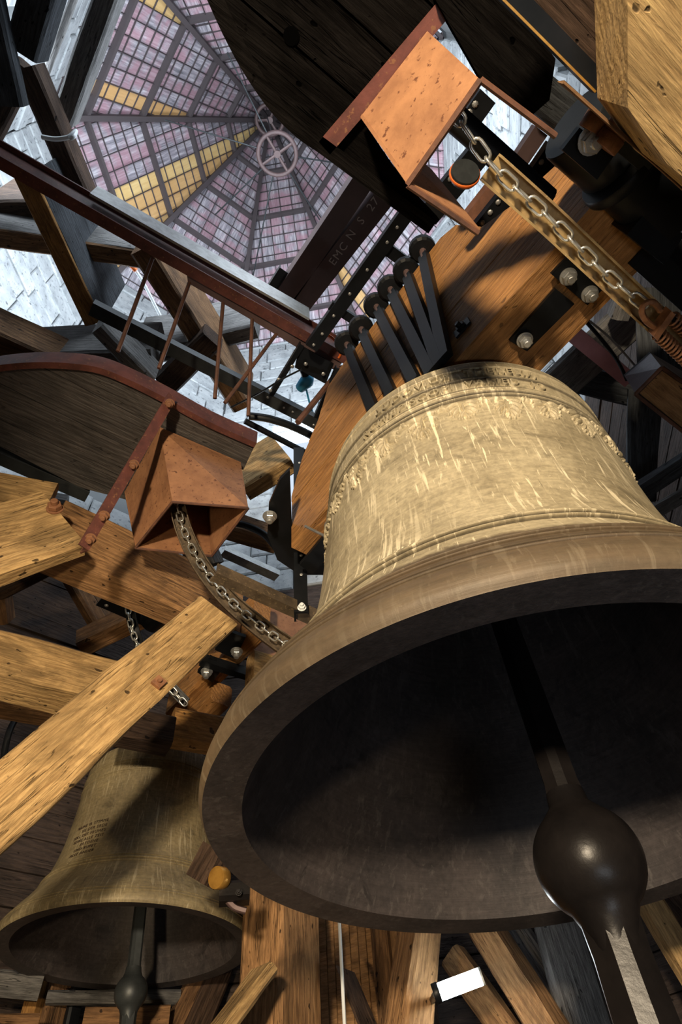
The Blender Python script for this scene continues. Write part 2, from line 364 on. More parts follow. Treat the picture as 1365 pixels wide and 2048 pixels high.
def steel(name, label, mat, a0, a1, side, bot, kind='I', t=0.012, cat='steel beam', parent=None, group=None):
    p0, u, b, s, L, h, w_ = beam_frame(a0, a1, side, bot); y = s.cross(u); sg = 1 if y.dot(b) > 0 else -1
    mb = MB(); Y = lambda y0, y1, z0, z1: mb.box((0, min(sg * y0, sg * y1), z0), (L, max(sg * y0, sg * y1), z1))
    if kind == 'I': Y(0, w_, 0, t); Y(0, w_, h - t, h); Y(w_ / 2 - t / 2, w_ / 2 + t / 2, t, h - t)
    elif kind == 'U': Y(0, t, 0, h); Y(t, w_, 0, t); Y(t, w_, h - t, h)
    elif kind == 'L': Y(0, w_, 0, t); Y(0, t, t, h)
    elif kind == 'LF': Y(0, w_, 0, t); Y(w_ - t, w_, t, h)
    else: Y(0, w_, 0, h)
    o = mb.build(name, mat, parent, frame(p0, u, y, s))
    if parent is None: tag(o, label, cat, group)
    return o
def post(name, label, mat, px, py, dh, z0, z1, wl, wr, rotz=0.0, c=0.025, amp=0.012, cat='timber post'):
    """vertical post; the near arris passes through the pixel at horizontal distance dh; wl / wr are the widths of the faces left and right of it"""
    p = PH(px, py, dh); p0 = Vector((p.x, p.y, z0))
    away = Vector((p.x, p.y, 0)).normalized(); right = away.cross(UP).normalized()
    R = Matrix.Rotation(math.radians(45 + rotz), 3, 'Z')
    l = (away - right).normalized(); r = (away + right).normalized(); Rz = Matrix.Rotation(math.radians(rotz), 3, 'Z'); l = Rz @ l; r = Rz @ r
    _seed[0] += 7.77
    o = hewn(z1 - z0, wl, wr, 1, min(c, wl / 4, wr / 4), amp, 0, _seed[0]).build(name, mat, None, frame(p0, UP, r, l))
    chamfer_smooth(o, 40); return tag(o, label, cat)
def rod(name, label, mat, a, b, r, cat='rod', parent=None, n=8, group=None):
    a = Vector(a); b = Vector(b); x, y, z = ax(b - a)
    o = MB().tube([(0, 0, 0), ((b - a).length, 0, 0)], r, n).build(name, mat, parent, frame(a, x, y, z)); chamfer_smooth(o)
    if parent is None: tag(o, label, cat, group)
    return o
def cable(name, label, mat, pts, r, cat='cable', parent=None, n=6, group=None, sub=6):
    pts = [Vector(p) for p in pts]; out = []
    for i in range(len(pts) - 1):
        p0 = pts[max(i - 1, 0)]; p1 = pts[i]; p2 = pts[i + 1]; p3 = pts[min(i + 2, len(pts) - 1)]
        for k in range(sub):
            t = k / sub; out.append(0.5 * ((2 * p1) + (p2 - p0) * t + (2 * p0 - 5 * p1 + 4 * p2 - p3) * t * t + (3 * p1 - p0 - 3 * p2 + p3) * t ** 3))
    out.append(pts[-1])
    o = MB().tube(out, r, n).build(name, mat, parent, Matrix.Identity(4)); chamfer_smooth(o, 60)
    if parent is None: tag(o, label, cat, group)
    return o
def spline(pts, sub=8):
    pts = [Vector(p) for p in pts]; out = []
    for i in range(len(pts) - 1):
        p0 = pts[max(i - 1, 0)]; p1 = pts[i]; p2 = pts[i + 1]; p3 = pts[min(i + 2, len(pts) - 1)]
        for k in range(sub):
            t = k / sub; out.append(0.5 * ((2 * p1) + (p2 - p0) * t + (2 * p0 - 5 * p1 + 4 * p2 - p3) * t * t + (3 * p1 - p0 - 3 * p2 + p3) * t ** 3))
    out.append(pts[-1]); return out
_cache = {}
def nut_mesh(mat):
    key = ('nut', mat.name)
    if key not in _cache:
        mb = MB(); n = 6
        mb.lathe([(0.001, 0), (1.42, 0), (1.42, 0.18), (0.001, 0.25)], 20)
        mb.lathe([(0.001, 0.25), (1.12, 0.25), (1.2, 0.35), (1.2, 1.0), (1.08, 1.15), (0.001, 1.15)], 6)
        mb.lathe([(0.001, 1.15), (0.62, 1.15), (0.62, 1.85), (0.5, 1.95), (0.001, 1.95)], 14)
        me = bpy.data.meshes.new('nut'); me.from_pydata(mb.v, [], mb.f); me.materials.append(mat)
        bm = bmesh.new(); bm.from_mesh(me); bmesh.ops.remove_doubles(bm, verts=bm.verts, dist=0.003); bmesh.ops.recalc_face_normals(bm, faces=bm.faces); bm.to_mesh(me); bm.free()
        _cache[key] = me
    return _cache[key]
def nut(p, d, r, parent, mat=None, name='nut'):
    x, y, z = ax(d, Vector((0.3, 0.5, 0.81)))
    m = frame(Vector(p), y, z, x) @ Matrix.Scale(r, 4)
    return link(name, nut_mesh(mat or ZINC), parent, m)
def rivet(p, d, r, parent, mat=None):
    key = ('rivet', (mat or ZINC).name)
    if key not in _cache:
        mb = MB().lathe([(0.001, 0.6), (0.6, 0.5), (1, 0.15), (1, 0)], 8)
        me = bpy.data.meshes.new('bolt_head'); me.from_pydata(mb.v, [], mb.f); me.materials.append(mat or ZINC); _cache[key] = me
    x, y, z = ax(d, Vector((0.3, 0.5, 0.81)))
    return link('bolt_head', _cache[key], parent, frame(Vector(p), y, z, x) @ Matrix.Scale(r, 4))
def bolts_on(o, pxs, z, r, mat=None, d=(0, 0, -1)):
    for px, py in pxs: rivet(P(px, py, z), d, r, o, mat)
def slab(name, label, mat, pxs, z, t, cat='timber', parent=None, zs=None):
    pts = [P(px, py, z) for px, py in pxs]; o0 = pts[0]
    mb = MB().prism([p - o0 for p in pts], (0, 0, t)); o = mb.build(name, mat, parent, Matrix.Translation(o0))
    if parent is None: tag(o, label, cat)
    return o
def hexa(name, mat, bot, top, parent=None):   # solid from two quads of 3D points
    o0 = bot[0]; mb = MB().add([p - o0 for p in bot] + [p - o0 for p in top], [(0, 1, 2, 3), (4, 5, 6, 7), (0, 1, 5, 4), (1, 2, 6, 5), (2, 3, 7, 6), (3, 0, 4, 7)])
    return mb.build(name, mat, parent, Matrix.Translation(o0))
def clip(poly, axis, val, keep_less):
    out = []
    for i in range(len(poly)):
        a, b = poly[i], poly[(i + 1) % len(poly)]; ia = (a[axis] <= val) == keep_less; ib = (b[axis] <= val) == keep_less
        if ia: out.append(a)
        if ia != ib:
            t = (val - a[axis]) / (b[axis] - a[axis]); out.append(a.lerp(b, t))
    return out
def text_mesh(s, size, depth, align='CENTER'):
    cu = bpy.data.curves.new('txt', 'FONT'); cu.body = s; cu.size = size; cu.extrude = depth; cu.align_x = align; cu.resolution_u = 3; cu.space_character = 1.2
    o = bpy.data.objects.new('txt', cu); COL.objects.link(o)
    dg = bpy.context.evaluated_depsgraph_get(); me = bpy.data.meshes.new_from_object(o.evaluated_get(dg))
    bpy.data.objects.remove(o); return me

# ------------------------------------------------------------------ tower shell
fl = MB().box((-6, -6, ZF - 0.1), (8, 9, ZF)).build('floor', W_PALE); struct(fl)
W0 = 2 * AP * math.tan(math.radians(22.5))
SIDE = ['east', 'north_east', 'north', 'north_west', 'west', 'south_west', 'south', 'south_east']
for k in range(8):
    a = math.radians(45 * k); nrm = Vector((math.cos(a), math.sin(a), 0)); tan = Vector((-math.sin(a), math.cos(a), 0))
    mw = frame(TC + nrm * AP, tan, nrm, UP) if tan.cross(nrm).dot(UP) > 0 else frame(TC + nrm * AP, -tan, nrm, UP)
    sg = 1 if tan.cross(nrm).dot(UP) > 0 else -1
    hw = 0.45 if k in WINDOWS else -0.01; z0, z1 = 7.6, 10.2; H = W0 / 2 + 0.12
    mb = MB(); zlow = ZB if k in (5, 6) else ZF   # two sides left open below into the added floodlight bay
    for lo, hi in (((-H, .12, zlow), (H, .42, z0)), ((-H, .12, z0), (-hw, .42, z1)), ((hw, .12, z0), (H, .42, z1)), ((-H, .12, z1), (H, .42, ZE + .3))): mb.box(lo, hi)
    wl = mb.build('wall_' + SIDE[k], MORTAR, None, mw); struct(wl)
    if k <= 4 or k == 7:
        r = random.Random(100 + k); z = ZB
        while z < ZE - 0.05:
            hgt = min(r.uniform(0.34, 0.46), ZE - z)
            segs = [(-W0 / 2, W0 / 2)] if z + hgt <= z0 or z >= z1 or k not in WINDOWS else [(-W0 / 2, -hw), (hw, W0 / 2)]
            for sa, sb in segs:
                x = sa + r.uniform(-0.35, 0)
                while x < sb - 0.02:
                    ln = r.uniform(0.55, 0.95); xa = max(x, sa); xb = min(x + ln, sb)
                    if xb - xa > 0.06:
                        g = 0.008; dp = r.uniform(-0.025, 0.02); cb = 0.02
                        lo = Vector((xa + g, dp, z + g)); hi = Vector((xb - g, 0.2, z + hgt - g))
                        vs = [(lo.x, .2, lo.z), (hi.x, .2, lo.z), (hi.x, .2, hi.z), (lo.x, .2, hi.z)]
                        vs += [(lo.x, lo.y + cb, lo.z), (hi.x, lo.y + cb, lo.z), (hi.x, lo.y + cb, hi.z), (lo.x, lo.y + cb, hi.z)]
                        vs += [(lo.x + cb, lo.y, lo.z + cb), (hi.x - cb, lo.y, lo.z + cb), (hi.x - cb, lo.y, hi.z - cb), (lo.x + cb, lo.y, hi.z - cb)]
                        mb = MB().add(vs, [(0, 3, 2, 1), (0, 1, 5, 4), (1, 2, 6, 5), (2, 3, 7, 6), (3, 0, 4, 7), (4, 5, 9, 8), (5, 6, 10, 9), (6, 7, 11, 10), (7, 4, 8, 11), (8, 9, 10, 11)])
                        mb.build('stone_block', STONE, wl)
                    x += ln
            z += hgt
        z = ZF + 0.4; i = 0
        while z < ZB - 0.02:
            hgt = min(r.uniform(0.2, 0.3), ZB - z)
            MB().box((-W0 / 2, r.uniform(-0.02, 0.01), z + 0.006), (W0 / 2, 0.11, z + hgt - 0.006)).build('wall_plank', W_WALL, wl)
            z += hgt
# unseen bay added to hold the floodlight and shut out sky light
bw = MB().box((-4.2, -4.2, ZF), (2.7, -4.0, ZB + 0.2)).build('wall_added_bay_south', W_WALL); struct(bw)
bw = MB().box((-4.2, -4.0, ZF), (-4.0, 2.0, ZB + 0.2)).build('wall_added_bay_west', W_WALL); struct(bw)
bw = MB().box((2.5, -4.0, ZF), (2.7, -1.2, ZB + 0.2)).build('wall_added_bay_east', W_WALL); struct(bw)
bw = MB().box((-4.0, 1.0, ZF), (-2.7, 1.2, ZB + 0.2)).build('wall_added_bay_north', W_WALL); struct(bw)
bw = MB().prism([(-4.0, -4.0, ZB + 0.02), (2.5, -4.0, ZB + 0.02), (2.5, -1.2, ZB + 0.02), (-0.65, -1.2, ZB + 0.02), (-2.8, 0.95, ZB + 0.02), (-4.0, 1.0, ZB + 0.02)], (0, 0, 0.15)).build('ceiling_added_bay', W_WALL); struct(bw)
# spire roof seen from inside
roof = bpy.data.objects.new('ceiling_spire', None); COL.objects.link(roof); roof.location = TC + Vector((0, 0, ZE)); struct(roof)
APX = Vector((TC.x, TC.y, ZA)); NPL = 10
mbk = MB()
for k in range(8):
    a = math.radians(45 * k); nrm = Vector((math.cos(a), math.sin(a), 0)); tan = Vector((-math.sin(a), math.cos(a), 0))
    E0 = TC + nrm * (AP - 0.05) + Vector((0, 0, ZE - 0.1)); up = (APX - E0); L = up.length; up.normalize(); out = tan.cross(up).normalized()
    if out.dot(nrm) < 0: out = -out
    mw = frame(E0, tan, up, out) if tan.cross(up).dot(out) > 0 else frame(E0, -tan, up, out)
    sgn = 1 if tan.cross(up).dot(out) > 0 else -1
    Wp = 2 * (AP - 0.05) * math.tan(math.radians(22.5)); r = random.Random(k)
    tl = lambda s: max(0.0, L * (1 - 2 * abs(s) / Wp))
    mbk.add([mw @ Vector((-Wp / 2 - .1, -.1, .06)), mw @ Vector((Wp / 2 + .1, -.1, .06)), mw @ Vector((0, L + .15, .06))], [(0, 1, 2)])
    pw = Wp / NPL
    for i in range(NPL):
        s0 = -Wp / 2 + i * pw + 0.008; s1 = s0 + pw - 0.016; sm = (s0 + s1) / 2 * sgn
        pts = [(s0, 0), (s1, 0), (s1, tl(s1)), (s0, tl(s0))]
        if tl(sm) < 0.15: continue
        yellow = (k == 3 and sm < 0.02) or (k == 4 and (abs(sm + 0.75) < pw * .52 or abs(sm - 0.95) < pw * .52)) or (k == 0 and abs(sm - 0.9) < pw * .5)
        nb = r.randint(2, 4); cuts = sorted([r.uniform(0.1, 0.9) for _ in range(nb - 1)])
        d = r.uniform(-0.008, 0.008)
        mb = MB().prism([Vector((x, y, d)) for x, y in pts], (0, 0, 0.035)); mb.build('roof_plank', R_NEW if yellow else R_OLD, roof, mw)
    t = 0.12; j = 0
    while t < L * 0.93:
        hwid = Wp / 2 * (1 - t / L); big = j % 5 == 2
        mb = MB().box((-hwid, t - (0.036 if big else 0.007), -0.12 if big else -0.03), (hwid, t + (0.036 if big else 0.007), -0.005))
        mb.build('purlin' if big else 'lath', R_BAT, roof, mw); t += 0.31; j += 1
    nb = 10
    for i in range(1, nb):
        s = -Wp / 2 + Wp * i / nb
        MB().box((s - 0.006, 0, -0.045), (s + 0.006, tl(s) * 0.97, -0.03)).build('batten', R_BAT, roof, mw)
    c0 = TC + (nrm * (AP - .05) + tan * Wp / 2) + Vector((0, 0, ZE - 0.1)); x, y, z = ax(APX - c0)
    MB().box((0, -0.05, -0.16), ((APX - c0).length, 0.05, 0.0)).build('hip_rafter', R_BAT, roof, frame(c0, x, y, z))
mbk.build('roof_backing', R_BAT, roof, Matrix.Identity(4))
def ring(name, c, R, r, spokes, mat, label, cat):
    t = thing(name, label, cat, c)
    mb = MB(); n = 36
    prof = [(R + r * math.cos(2 * math.pi * j / 8), r * math.sin(2 * math.pi * j / 8)) for j in range(8)]
    o = MB().lathe(prof, n, close=True).build('rim', mat, t); chamfer_smooth(o, 60)
    MB().tube([(0, 0, -r), (0, 0, r)], r * 1.6, 10).build('hub', mat, t)
    for i in range(spokes):
        a = math.pi * 2 * i / spokes + 0.4
        MB().tube([(0, 0, 0), (R * math.cos(a), R * math.sin(a), 0)], r * 0.7, 6).build('spoke', mat, t)
    return t
whl = ring('spire_wheel', P(555, 308, 15.2), 0.40, 0.045, 4, BROWNST, 'round iron tie wheel with four spokes hanging below the spire apex', 'wheel')
ring('apex_ring', P(540, 240, 19.0), 0.34, 0.05, 3, BROWNST, 'smaller iron ring at the very peak of the spire', 'ring')
wc = P(555, 308, 15.2)
for i, (px, py) in enumerate([(455, 105), (330, 240), (430, 430), (505, 560), (700, 330), (640, 440), (600, 230), (535, 235)]):
    d = P(px, py, 15.2) - wc; q = wc + d.normalized() * 0.4
    rod('tie_rod', '', IRONG, q, P(px, py, 15.6 if i < 6 else 18.5), 0.016, parent=whl)

# ------------------------------------------------------------------ bells
def cr(pts, n):
    out = []
    for i in range(len(pts) - 1):
        p0 = pts[max(i - 1, 0)]; p1 = pts[i]; p2 = pts[i + 1]; p3 = pts[min(i + 2, len(pts) - 1)]
        for k in range(n):
            t = k / n; out.append(tuple(0.5 * (2 * p1[q] + (p2[q] - p0[q]) * t + (2 * p0[q] - 5 * p1[q] + 4 * p2[q] - p3[q]) * t * t + (3 * p1[q] - p0[q] - 3 * p2[q] + p3[q]) * t ** 3) for q in (0, 1)))
    out.append(pts[-1]); return out
OUTER = [(1.135, 0.0), (1.15, 0.03), (1.14, 0.085), (1.075, 0.19), (0.985, 0.30), (0.895, 0.44), (0.825, 0.60), (0.778, 0.80), (0.752, 1.02), (0.735, 1.26), (0.724, 1.50), (0.714, 1.63), (0.692, 1.685), (0.62, 1.715), (0.42, 1.74), (0.20, 1.75), (0.002, 1.75)]
INNER = [(0.002, 1.58), (0.35, 1.55), (0.54, 1.46), (0.62, 1.30), (0.66, 1.05), (0.70, 0.78), (0.775, 0.52), (0.868, 0.30), (0.95, 0.15), (0.995, 0.05), (1.01, 0.012)]
def outer_fn(sc=1.0):
    prof = cr(OUTER, 14)
    def R(z):
        for i in range(len(prof) - 1):
            if prof[i][1] <= z <= prof[i + 1][1]:
                t = (z - prof[i][1]) / max(1e-6, prof[i + 1][1] - prof[i][1]); return prof[i][0] + (prof[i + 1][0] - prof[i][0]) * t
        return prof[-1][0]
    return R
RB = outer_fn()
def bell_body(name, parent, rings, mats, n=160, hz=1.0, vs=1.0):
    prof = []
    for r, z in cr(OUTER, 22):
        for (zc, amp, wd) in rings:
            e = abs(z - zc) / wd
            if e < 1: r += amp * (1 - e ** 4)
        prof.append((r * hz, z * vs))
    # denser samples around the rings
    zz = [0.0]; extra = []
    for (zc, amp, wd) in rings:
        for q in (-1.02, -0.98, -0.9, -0.5, 0, 0.5, 0.9, 0.98, 1.02):
            z = zc + q * wd; extra.append(z)
    base = [(r, z) for r, z in cr(OUTER, 22)]
    low = [(r, z) for r, z in base if z <= 0.03 and r < 1.15 and z < 0.031]
    allz = sorted(set([round(z, 5) for r, z in base if 0.03 <= z <= 1.6] + [round(z, 5) for z in extra if 0.03 < z < 1.66]))
    prof = [(r, z) for r, z in base if z < 0.03][:22]
    for z in allz:
        r = RB(z)
        for (zc, amp, wd) in rings:
            e = abs(z - zc) / wd
            if e < 1: r += amp * (1 - e ** 4)
        prof.append((r, z))
    prof += [(r, z) for r, z in base if z > 1.66]
    no = len(prof); inn = cr(INNER, 10); prof = prof + inn
    prof = [(r * hz, z * vs) for r, z in prof]
    mi = [0 if i < no else 1 for i in range(len(prof) - 1)] + [1]
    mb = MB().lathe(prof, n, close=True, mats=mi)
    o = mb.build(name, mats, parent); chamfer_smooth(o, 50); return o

def wrap_text(me, z0, ang0, hz, vs, lift, dirn):
    for v in me.vertices:
        x, y, d = v.co; z = z0 + y; r = RB(z / vs) * hz + lift + d; a = ang0 + dirn * x / (RB(z0 / vs) * hz)
        v.co = (r * math.cos(a), r * math.sin(a), z)
    me.update()

LIPC = Vector((1.862, 1.295, 1.0)); AXT = LIPC + Vector((0, 0, 1.65)); LEAN = (-0.012, -0.095)
azax = (AXT - LIPC).normalized(); xax = Vector((1, 0, 0)); xax = (xax - azax * xax.dot(azax)).normalized(); yax = azax.cross(xax)
BROT = Matrix((xax, yax, azax)).transposed()
bell = thing('church_bell', 'huge pale bronze bell with inscription band and leaf frieze, filling the right half', 'bell', LIPC, rot=BROT)
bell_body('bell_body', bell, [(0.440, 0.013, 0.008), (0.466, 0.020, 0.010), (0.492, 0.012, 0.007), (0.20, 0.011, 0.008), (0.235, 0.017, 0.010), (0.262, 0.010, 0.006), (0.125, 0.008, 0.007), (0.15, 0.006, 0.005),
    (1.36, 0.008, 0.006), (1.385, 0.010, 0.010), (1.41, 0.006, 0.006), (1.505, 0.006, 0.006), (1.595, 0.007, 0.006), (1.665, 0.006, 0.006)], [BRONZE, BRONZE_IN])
# angle on the bell that faces the camera
loc = BROT.inverted() @ (Vector((0, 0, 1.8)) - LIPC); FACE = math.atan2(loc.y, loc.x)
for body, z, size, off in ((('LUDOVICA', 'THERESIA'), 1.525, 0.066, 0.10), (('RCHIEPISCOPI', 'VARIED', 'IO'), 1.432, 0.062, 0.06)):
    ms = [text_mesh(w_, size, 0.008, 'LEFT') for w_ in body]; ws = [max(v.co.x for v in m_.vertices) for m_ in ms]; gap = size * 0.9
    x0 = -(sum(ws) + gap * (len(ws) - 1)) / 2
    for m_, w_ in zip(ms, ws):
        m_.materials.append(BRONZE)
        for v in m_.vertices: v.co.x += x0
        x0 += w_ + gap
        wrap_text(m_, z, FACE + off, 1, 1, 0.004, 1); o = link('inscription', m_, bell); o['label'] = 'raised lettering around the bell shoulder'
# leaf frieze
def palmette(seed, wd, ht):
    r = random.Random(seed); mb = MB()
    def blob(u, v, ru, rv, h):
        n = 8; vs = [(u, v, h)]
        for rr, hh in ((0.62, 0.72), (1.0, 0.0)):
            for k in range(n):
                a = 2 * math.pi * k / n; vs.append((u + ru * rr * math.cos(a) * r.uniform(.85, 1.15), v + rv * rr * math.sin(a) * r.uniform(.85, 1.15), h * hh))
        fs = [(0, 1 + k, 1 + (k + 1) % n) for k in range(n)] + [(1 + k, 1 + n + k, 1 + n + (k + 1) % n, 1 + (k + 1) % n) for k in range(n)]
        mb.add(vs, fs)
    def leaf(u, v, ang, ln, wd_, h):
        ca, sa = math.cos(ang), math.sin(ang); n = 8; vs = [(u + ca * ln * .45, v + sa * ln * .45, h)]
        for rr, hh in ((0.55, 0.8), (1.0, 0.0)):
            for k in range(n):
                a = 2 * math.pi * k / n; lx = ln * .5 + ln * .5 * rr * math.cos(a); ly = wd_ * rr * math.sin(a) * (1 + 0.35 * math.cos(a + 2.6)) * r.uniform(.8, 1.2)
                vs.append((u + ca * lx - sa * ly, v + sa * lx + ca * ly, h * hh))
        mb.add(vs, [(0, 1 + k, 1 + (k + 1) % n) for k in range(n)] + [(1 + k, 1 + n + k, 1 + n + (k + 1) % n, 1 + (k + 1) % n) for k in range(n)])
    leaf(0, -0.05 * ht, -math.pi / 2, ht * 0.95, wd * 0.035, 0.015)
    for sgn in (-1, 1):
        for (v0, an, ln, w_) in ((-.10, -0.15, .40, .030), (-.22, -0.45, .42, .032), (-.38, -0.75, .40, .032), (-.55, -1.0, .34, .028), (-.72, -1.25, .24, .024)):
            an += r.uniform(-.15, .15); leaf(0, v0 * ht, an if sgn > 0 else math.pi - an, ln * wd * r.uniform(.85, 1.1), w_ * wd * 2, r.uniform(.008, .015))
            e = (math.cos(an) * ln * wd * .8 * sgn, v0 * ht + math.sin(an) * ln * wd * .8)
            blob(e[0], e[1] - .012, wd * .045, wd * .04, r.uniform(.007, .013)); blob(e[0] * .6, e[1] * .7 + .003, wd * .03, wd * .03, .009)
        leaf(sgn * wd * .5, -0.05 * ht, math.pi / 2 + sgn * 2.2, wd * .22, wd * .05, .011); blob(sgn * wd * .42, -.03 * ht, wd * .05, wd * .04, .01)
    return mb
for i in range(26):
    mb = palmette(i % 5, 0.20, 0.165 if i % 2 else 0.115); vs = []
    a0 = 2 * math.pi * i / 26
    for (u, v, h) in mb.v:
        z = 1.335 + v; rr = RB(z) + h * 1.35 - 0.001; a = a0 + u / 0.74; vs.append((rr * math.cos(a), rr * math.sin(a), z))
    mb.v = vs; o = mb.build('frieze_leaf', BRONZE, bell); chamfer_smooth(o, 70)

for ch in [o for o in bpy.data.objects if o.parent == bell]:
    for v in ch.data.vertices: v.co.x += LEAN[0] * v.co.z; v.co.y += LEAN[1] * v.co.z
    ch.data.update()

def clapper(name, label, top, ball, rb, tail, w0, w1, t0, t1, matb):
    top, ball, tail = Vector(top), Vector(ball), Vector(tail); d = (ball - top).normalized()
    t = thing(name, label, 'clapper', ball)
    x, y, z = ax(-d, Vector((-0.80, -0.6, 0)))   # x up the shaft
    L = (top - ball).length; mw = frame(ball, x, y, z)
    def bar(xs, name):
        mb = MB(); n = 8
        for (xx, a, b) in xs:
            c = 0.3
            for (u, v) in ((-a, -b * c), (-a, b * c), (-a * c, b), (a * c, b), (a, b * c), (a, -b * c), (a * c, -b), (-a * c, -b)): mb.v.append((xx, u, v))
        for i in range(len(xs) - 1):
            for k in range(n): mb.f.append((i * n + k, i * n + (k + 1) % n, (i + 1) * n + (k + 1) % n, (i + 1) * n + k)); mb.mi.append(0)
        mb.f += [tuple(range(n)), tuple(range((len(xs) - 1) * n, len(xs) * n))]; mb.mi += [0, 0]
        o = mb.build(name, matb, t, mw); chamfer_smooth(o, 30)
    bar([(rb * 0.7, w0 * 1.25, t0 * 1.25), (rb * 1.5, w0, t0), (L * 0.6, w0 * 0.95, t0), (L, w0 * 0.9, t0)], 'shaft')
    prof = []
    for i in range(25):
        a = math.pi * i / 24; r = rb * math.sin(a); zz = -rb * math.cos(a); prof.append((r, zz))
    prof = [(w1 * .8, -rb * 1.45), (w1 * .86, -rb * 1.25), (w1 * 1.0, -rb * 1.0)] + [p for p in prof if p[0] > w1 * 1.05] + [(w0 * 1.2, rb * 1.02), (w0 * 1.1, rb * 1.3)]
    o = MB().lathe([(0.001, prof[0][1])] + prof + [(0.001, prof[-1][1])], 40).build('ball', matb, t, frame(ball, y, z, x)); chamfer_smooth(o, 50)
    Lt = (tail - ball).length; xt = (ball - tail).normalized()
    bar([(-rb * 0.8, w1, t1), (-rb * 1.5, w1 * 0.92, t1 * 0.92), (-Lt, w1 * 1.05, t1 * 1.05)], 'tail')
    return t
clapper('bell_clapper', 'black iron clapper with round ball hanging from the huge bell', (1.80, 1.165, 2.45), P(1178, 1722, 0.80), 0.165, P(1178, 1722, 0.80) + Vector((0.01, 0.03, -0.75)), 0.055, 0.085, 0.04, 0.075, IRON)

# smaller bell further back
SL = Vector((1.83, 4.81, 1.55)); SH = 0.84 / 1.15
sb = thing('church_bell', 'smaller olive bronze bell behind the diagonal pale timber at lower left', 'bell', SL)
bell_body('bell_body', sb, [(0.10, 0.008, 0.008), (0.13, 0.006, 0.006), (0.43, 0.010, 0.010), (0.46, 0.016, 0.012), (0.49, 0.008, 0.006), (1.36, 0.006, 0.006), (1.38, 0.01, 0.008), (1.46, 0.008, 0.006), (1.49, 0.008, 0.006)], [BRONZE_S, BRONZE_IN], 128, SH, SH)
loc = -SL; FS = math.atan2(loc.y, loc.x)
for i, (bd, off) in enumerate((('MAINE IR STIMME', 0), ('SIE DER ERDE', 0), ('SOLL DES FRUMES', 0), ('SEINE ALLE ZEIT', 0), ('ERTOENE', -.05), ('UND RUFET', -.05), ('ALLE ANDER', -.05))):
    zt = 0.62 - i * 0.036
    me = text_mesh(bd, 0.030, 0.002, 'RIGHT'); me.materials.append(W_DARK); wrap_text(me, zt, FS - 0.50 + off, SH, SH, 0.001, 1); o = link('inscription', me, sb)
    o['label'] = 'small dark lettering on the bell waist'
me = text_mesh('TSOXEOH IECRST DEO', 0.045, 0.003); me.materials.append(BRONZE_S); wrap_text(me, 1.40 * SH, FS, SH, SH, 0.002, 1); link('inscription', me, sb)
clapper('bell_clapper', 'grey iron clapper with small ball under the smaller bell', (1.83, 4.81, 2.6), P(262, 1985, 1.33), 0.105, P(262, 1985, 1.33) + Vector((0, 0, -0.5)), 0.045, 0.055, 0.035, 0.05, IRONG)

# ------------------------------------------------------------------ headstock of the big bell
HX0, HX1, HZ0, HZ1, HY0, HY1 = 1.36, 1.74, 2.76, 4.05, -0.22, 2.08
hs = thing('bell_headstock', 'massive orange-brown laminated timber headstock above the huge bell with black iron straps', 'headstock', (1.55, 1.0, HZ0))
def hs_poly():   # side outline in (y, z)
    return [(HY0, HZ0), (HY1, HZ0), (HY1, 3.25), (1.95, 3.55), (1.75, 3.75), (1.62, 4.02), (1.45, 4.06), (0.42, 4.06), (0.30, 3.98), (0.20, 3.62), (0.0, 3.45), (HY0, 3.35)]
# built as laminations stacked on top of each other
def clip2(poly, val, less):
    return clip([Vector((p[0], p[1], 0)) for p in poly] if not isinstance(poly[0], Vector) else poly, 1, val, less)
nl = 6
for i in range(nl):
    z0 = HZ0 + (4.06 - HZ0) * i / nl; z1 = HZ0 + (4.06 - HZ0) * (i + 1) / nl
    pl = clip2(hs_poly(), z1 - 0.002, True); pl = clip(pl, 1, z0 + 0.002, False)
    # local x along the beam
    mb = MB().prism([Vector((p.x - HY0, 0, p.y)) for p in pl], (0, HX1 - HX0, 0))
    o = mb.build('lamination', W_NEW, hs, frame(Vector((HX0 + (0.004 if i % 2 else 0), HY0, 0)), Vector((0, 1, 0)), Vector((1, 0, 0)) * 1, UP) if False else Matrix(((0, 1, 0, HX0 + (0.003 if i % 2 else 0)), (1, 0, 0, HY0), (0, 0, 1, 0), (0, 0, 0, 1))))
# suspension rods fanning to the crown
tops = [(693, 685), (722, 655), (752, 610), (780, 575), (812, 540), (845, 497)]
bots = [(752, 828), (785, 790), (832, 765), (868, 752), (885, 742), (896, 735)]
for (a, b_) in zip(tops, bots):
    p = hit(a[0], a[1], Vector((HX0 - 0.03, 0, 0)), Vector((1, 0, 0))); q = hit(b_[0], b_[1], Vector((HX0 - 0.05, 0, 0)), Vector((1, 0, 0)))
    if q.z < 2.765: q = p + (q - p) * ((p.z - 2.765) / (p.z - q.z))
    d = (q - p).normalized(); x, y, z = ax(d, Vector((1, 0, 0)))
    L = (q - p).length
    st = thing('crown_rod', 'x', 'rod', p)
    for k in ('label', 'category'): del st[k]
    st.parent = hs; st.matrix_parent_inverse = WM(hs).inverted()
    MB().tube([(0, 0, 0), (0.16, 0, 0)], 0.022, 10).build('threaded_end', BROWNST, st, frame(p, x, y, z))
    MB().box((0.12, -0.032, -0.02), (L, 0.032, 0.02)).build('flat_bar', BLACK, st, frame(p, x, y, z))
    mbn = MB().lathe([(0.001, -0.03), (0.075, -0.03), (0.085, -0.01), (0.085, 0.03), (0.07, 0.045), (0.001, 0.045)], 16).lathe([(0.001, -0.09), (0.045, -0.09), (0.05, -0.03), (0.001, -0.03)], 6)
    mbn.build('washer_nut', BLACK, st, frame(p, y, z, x))
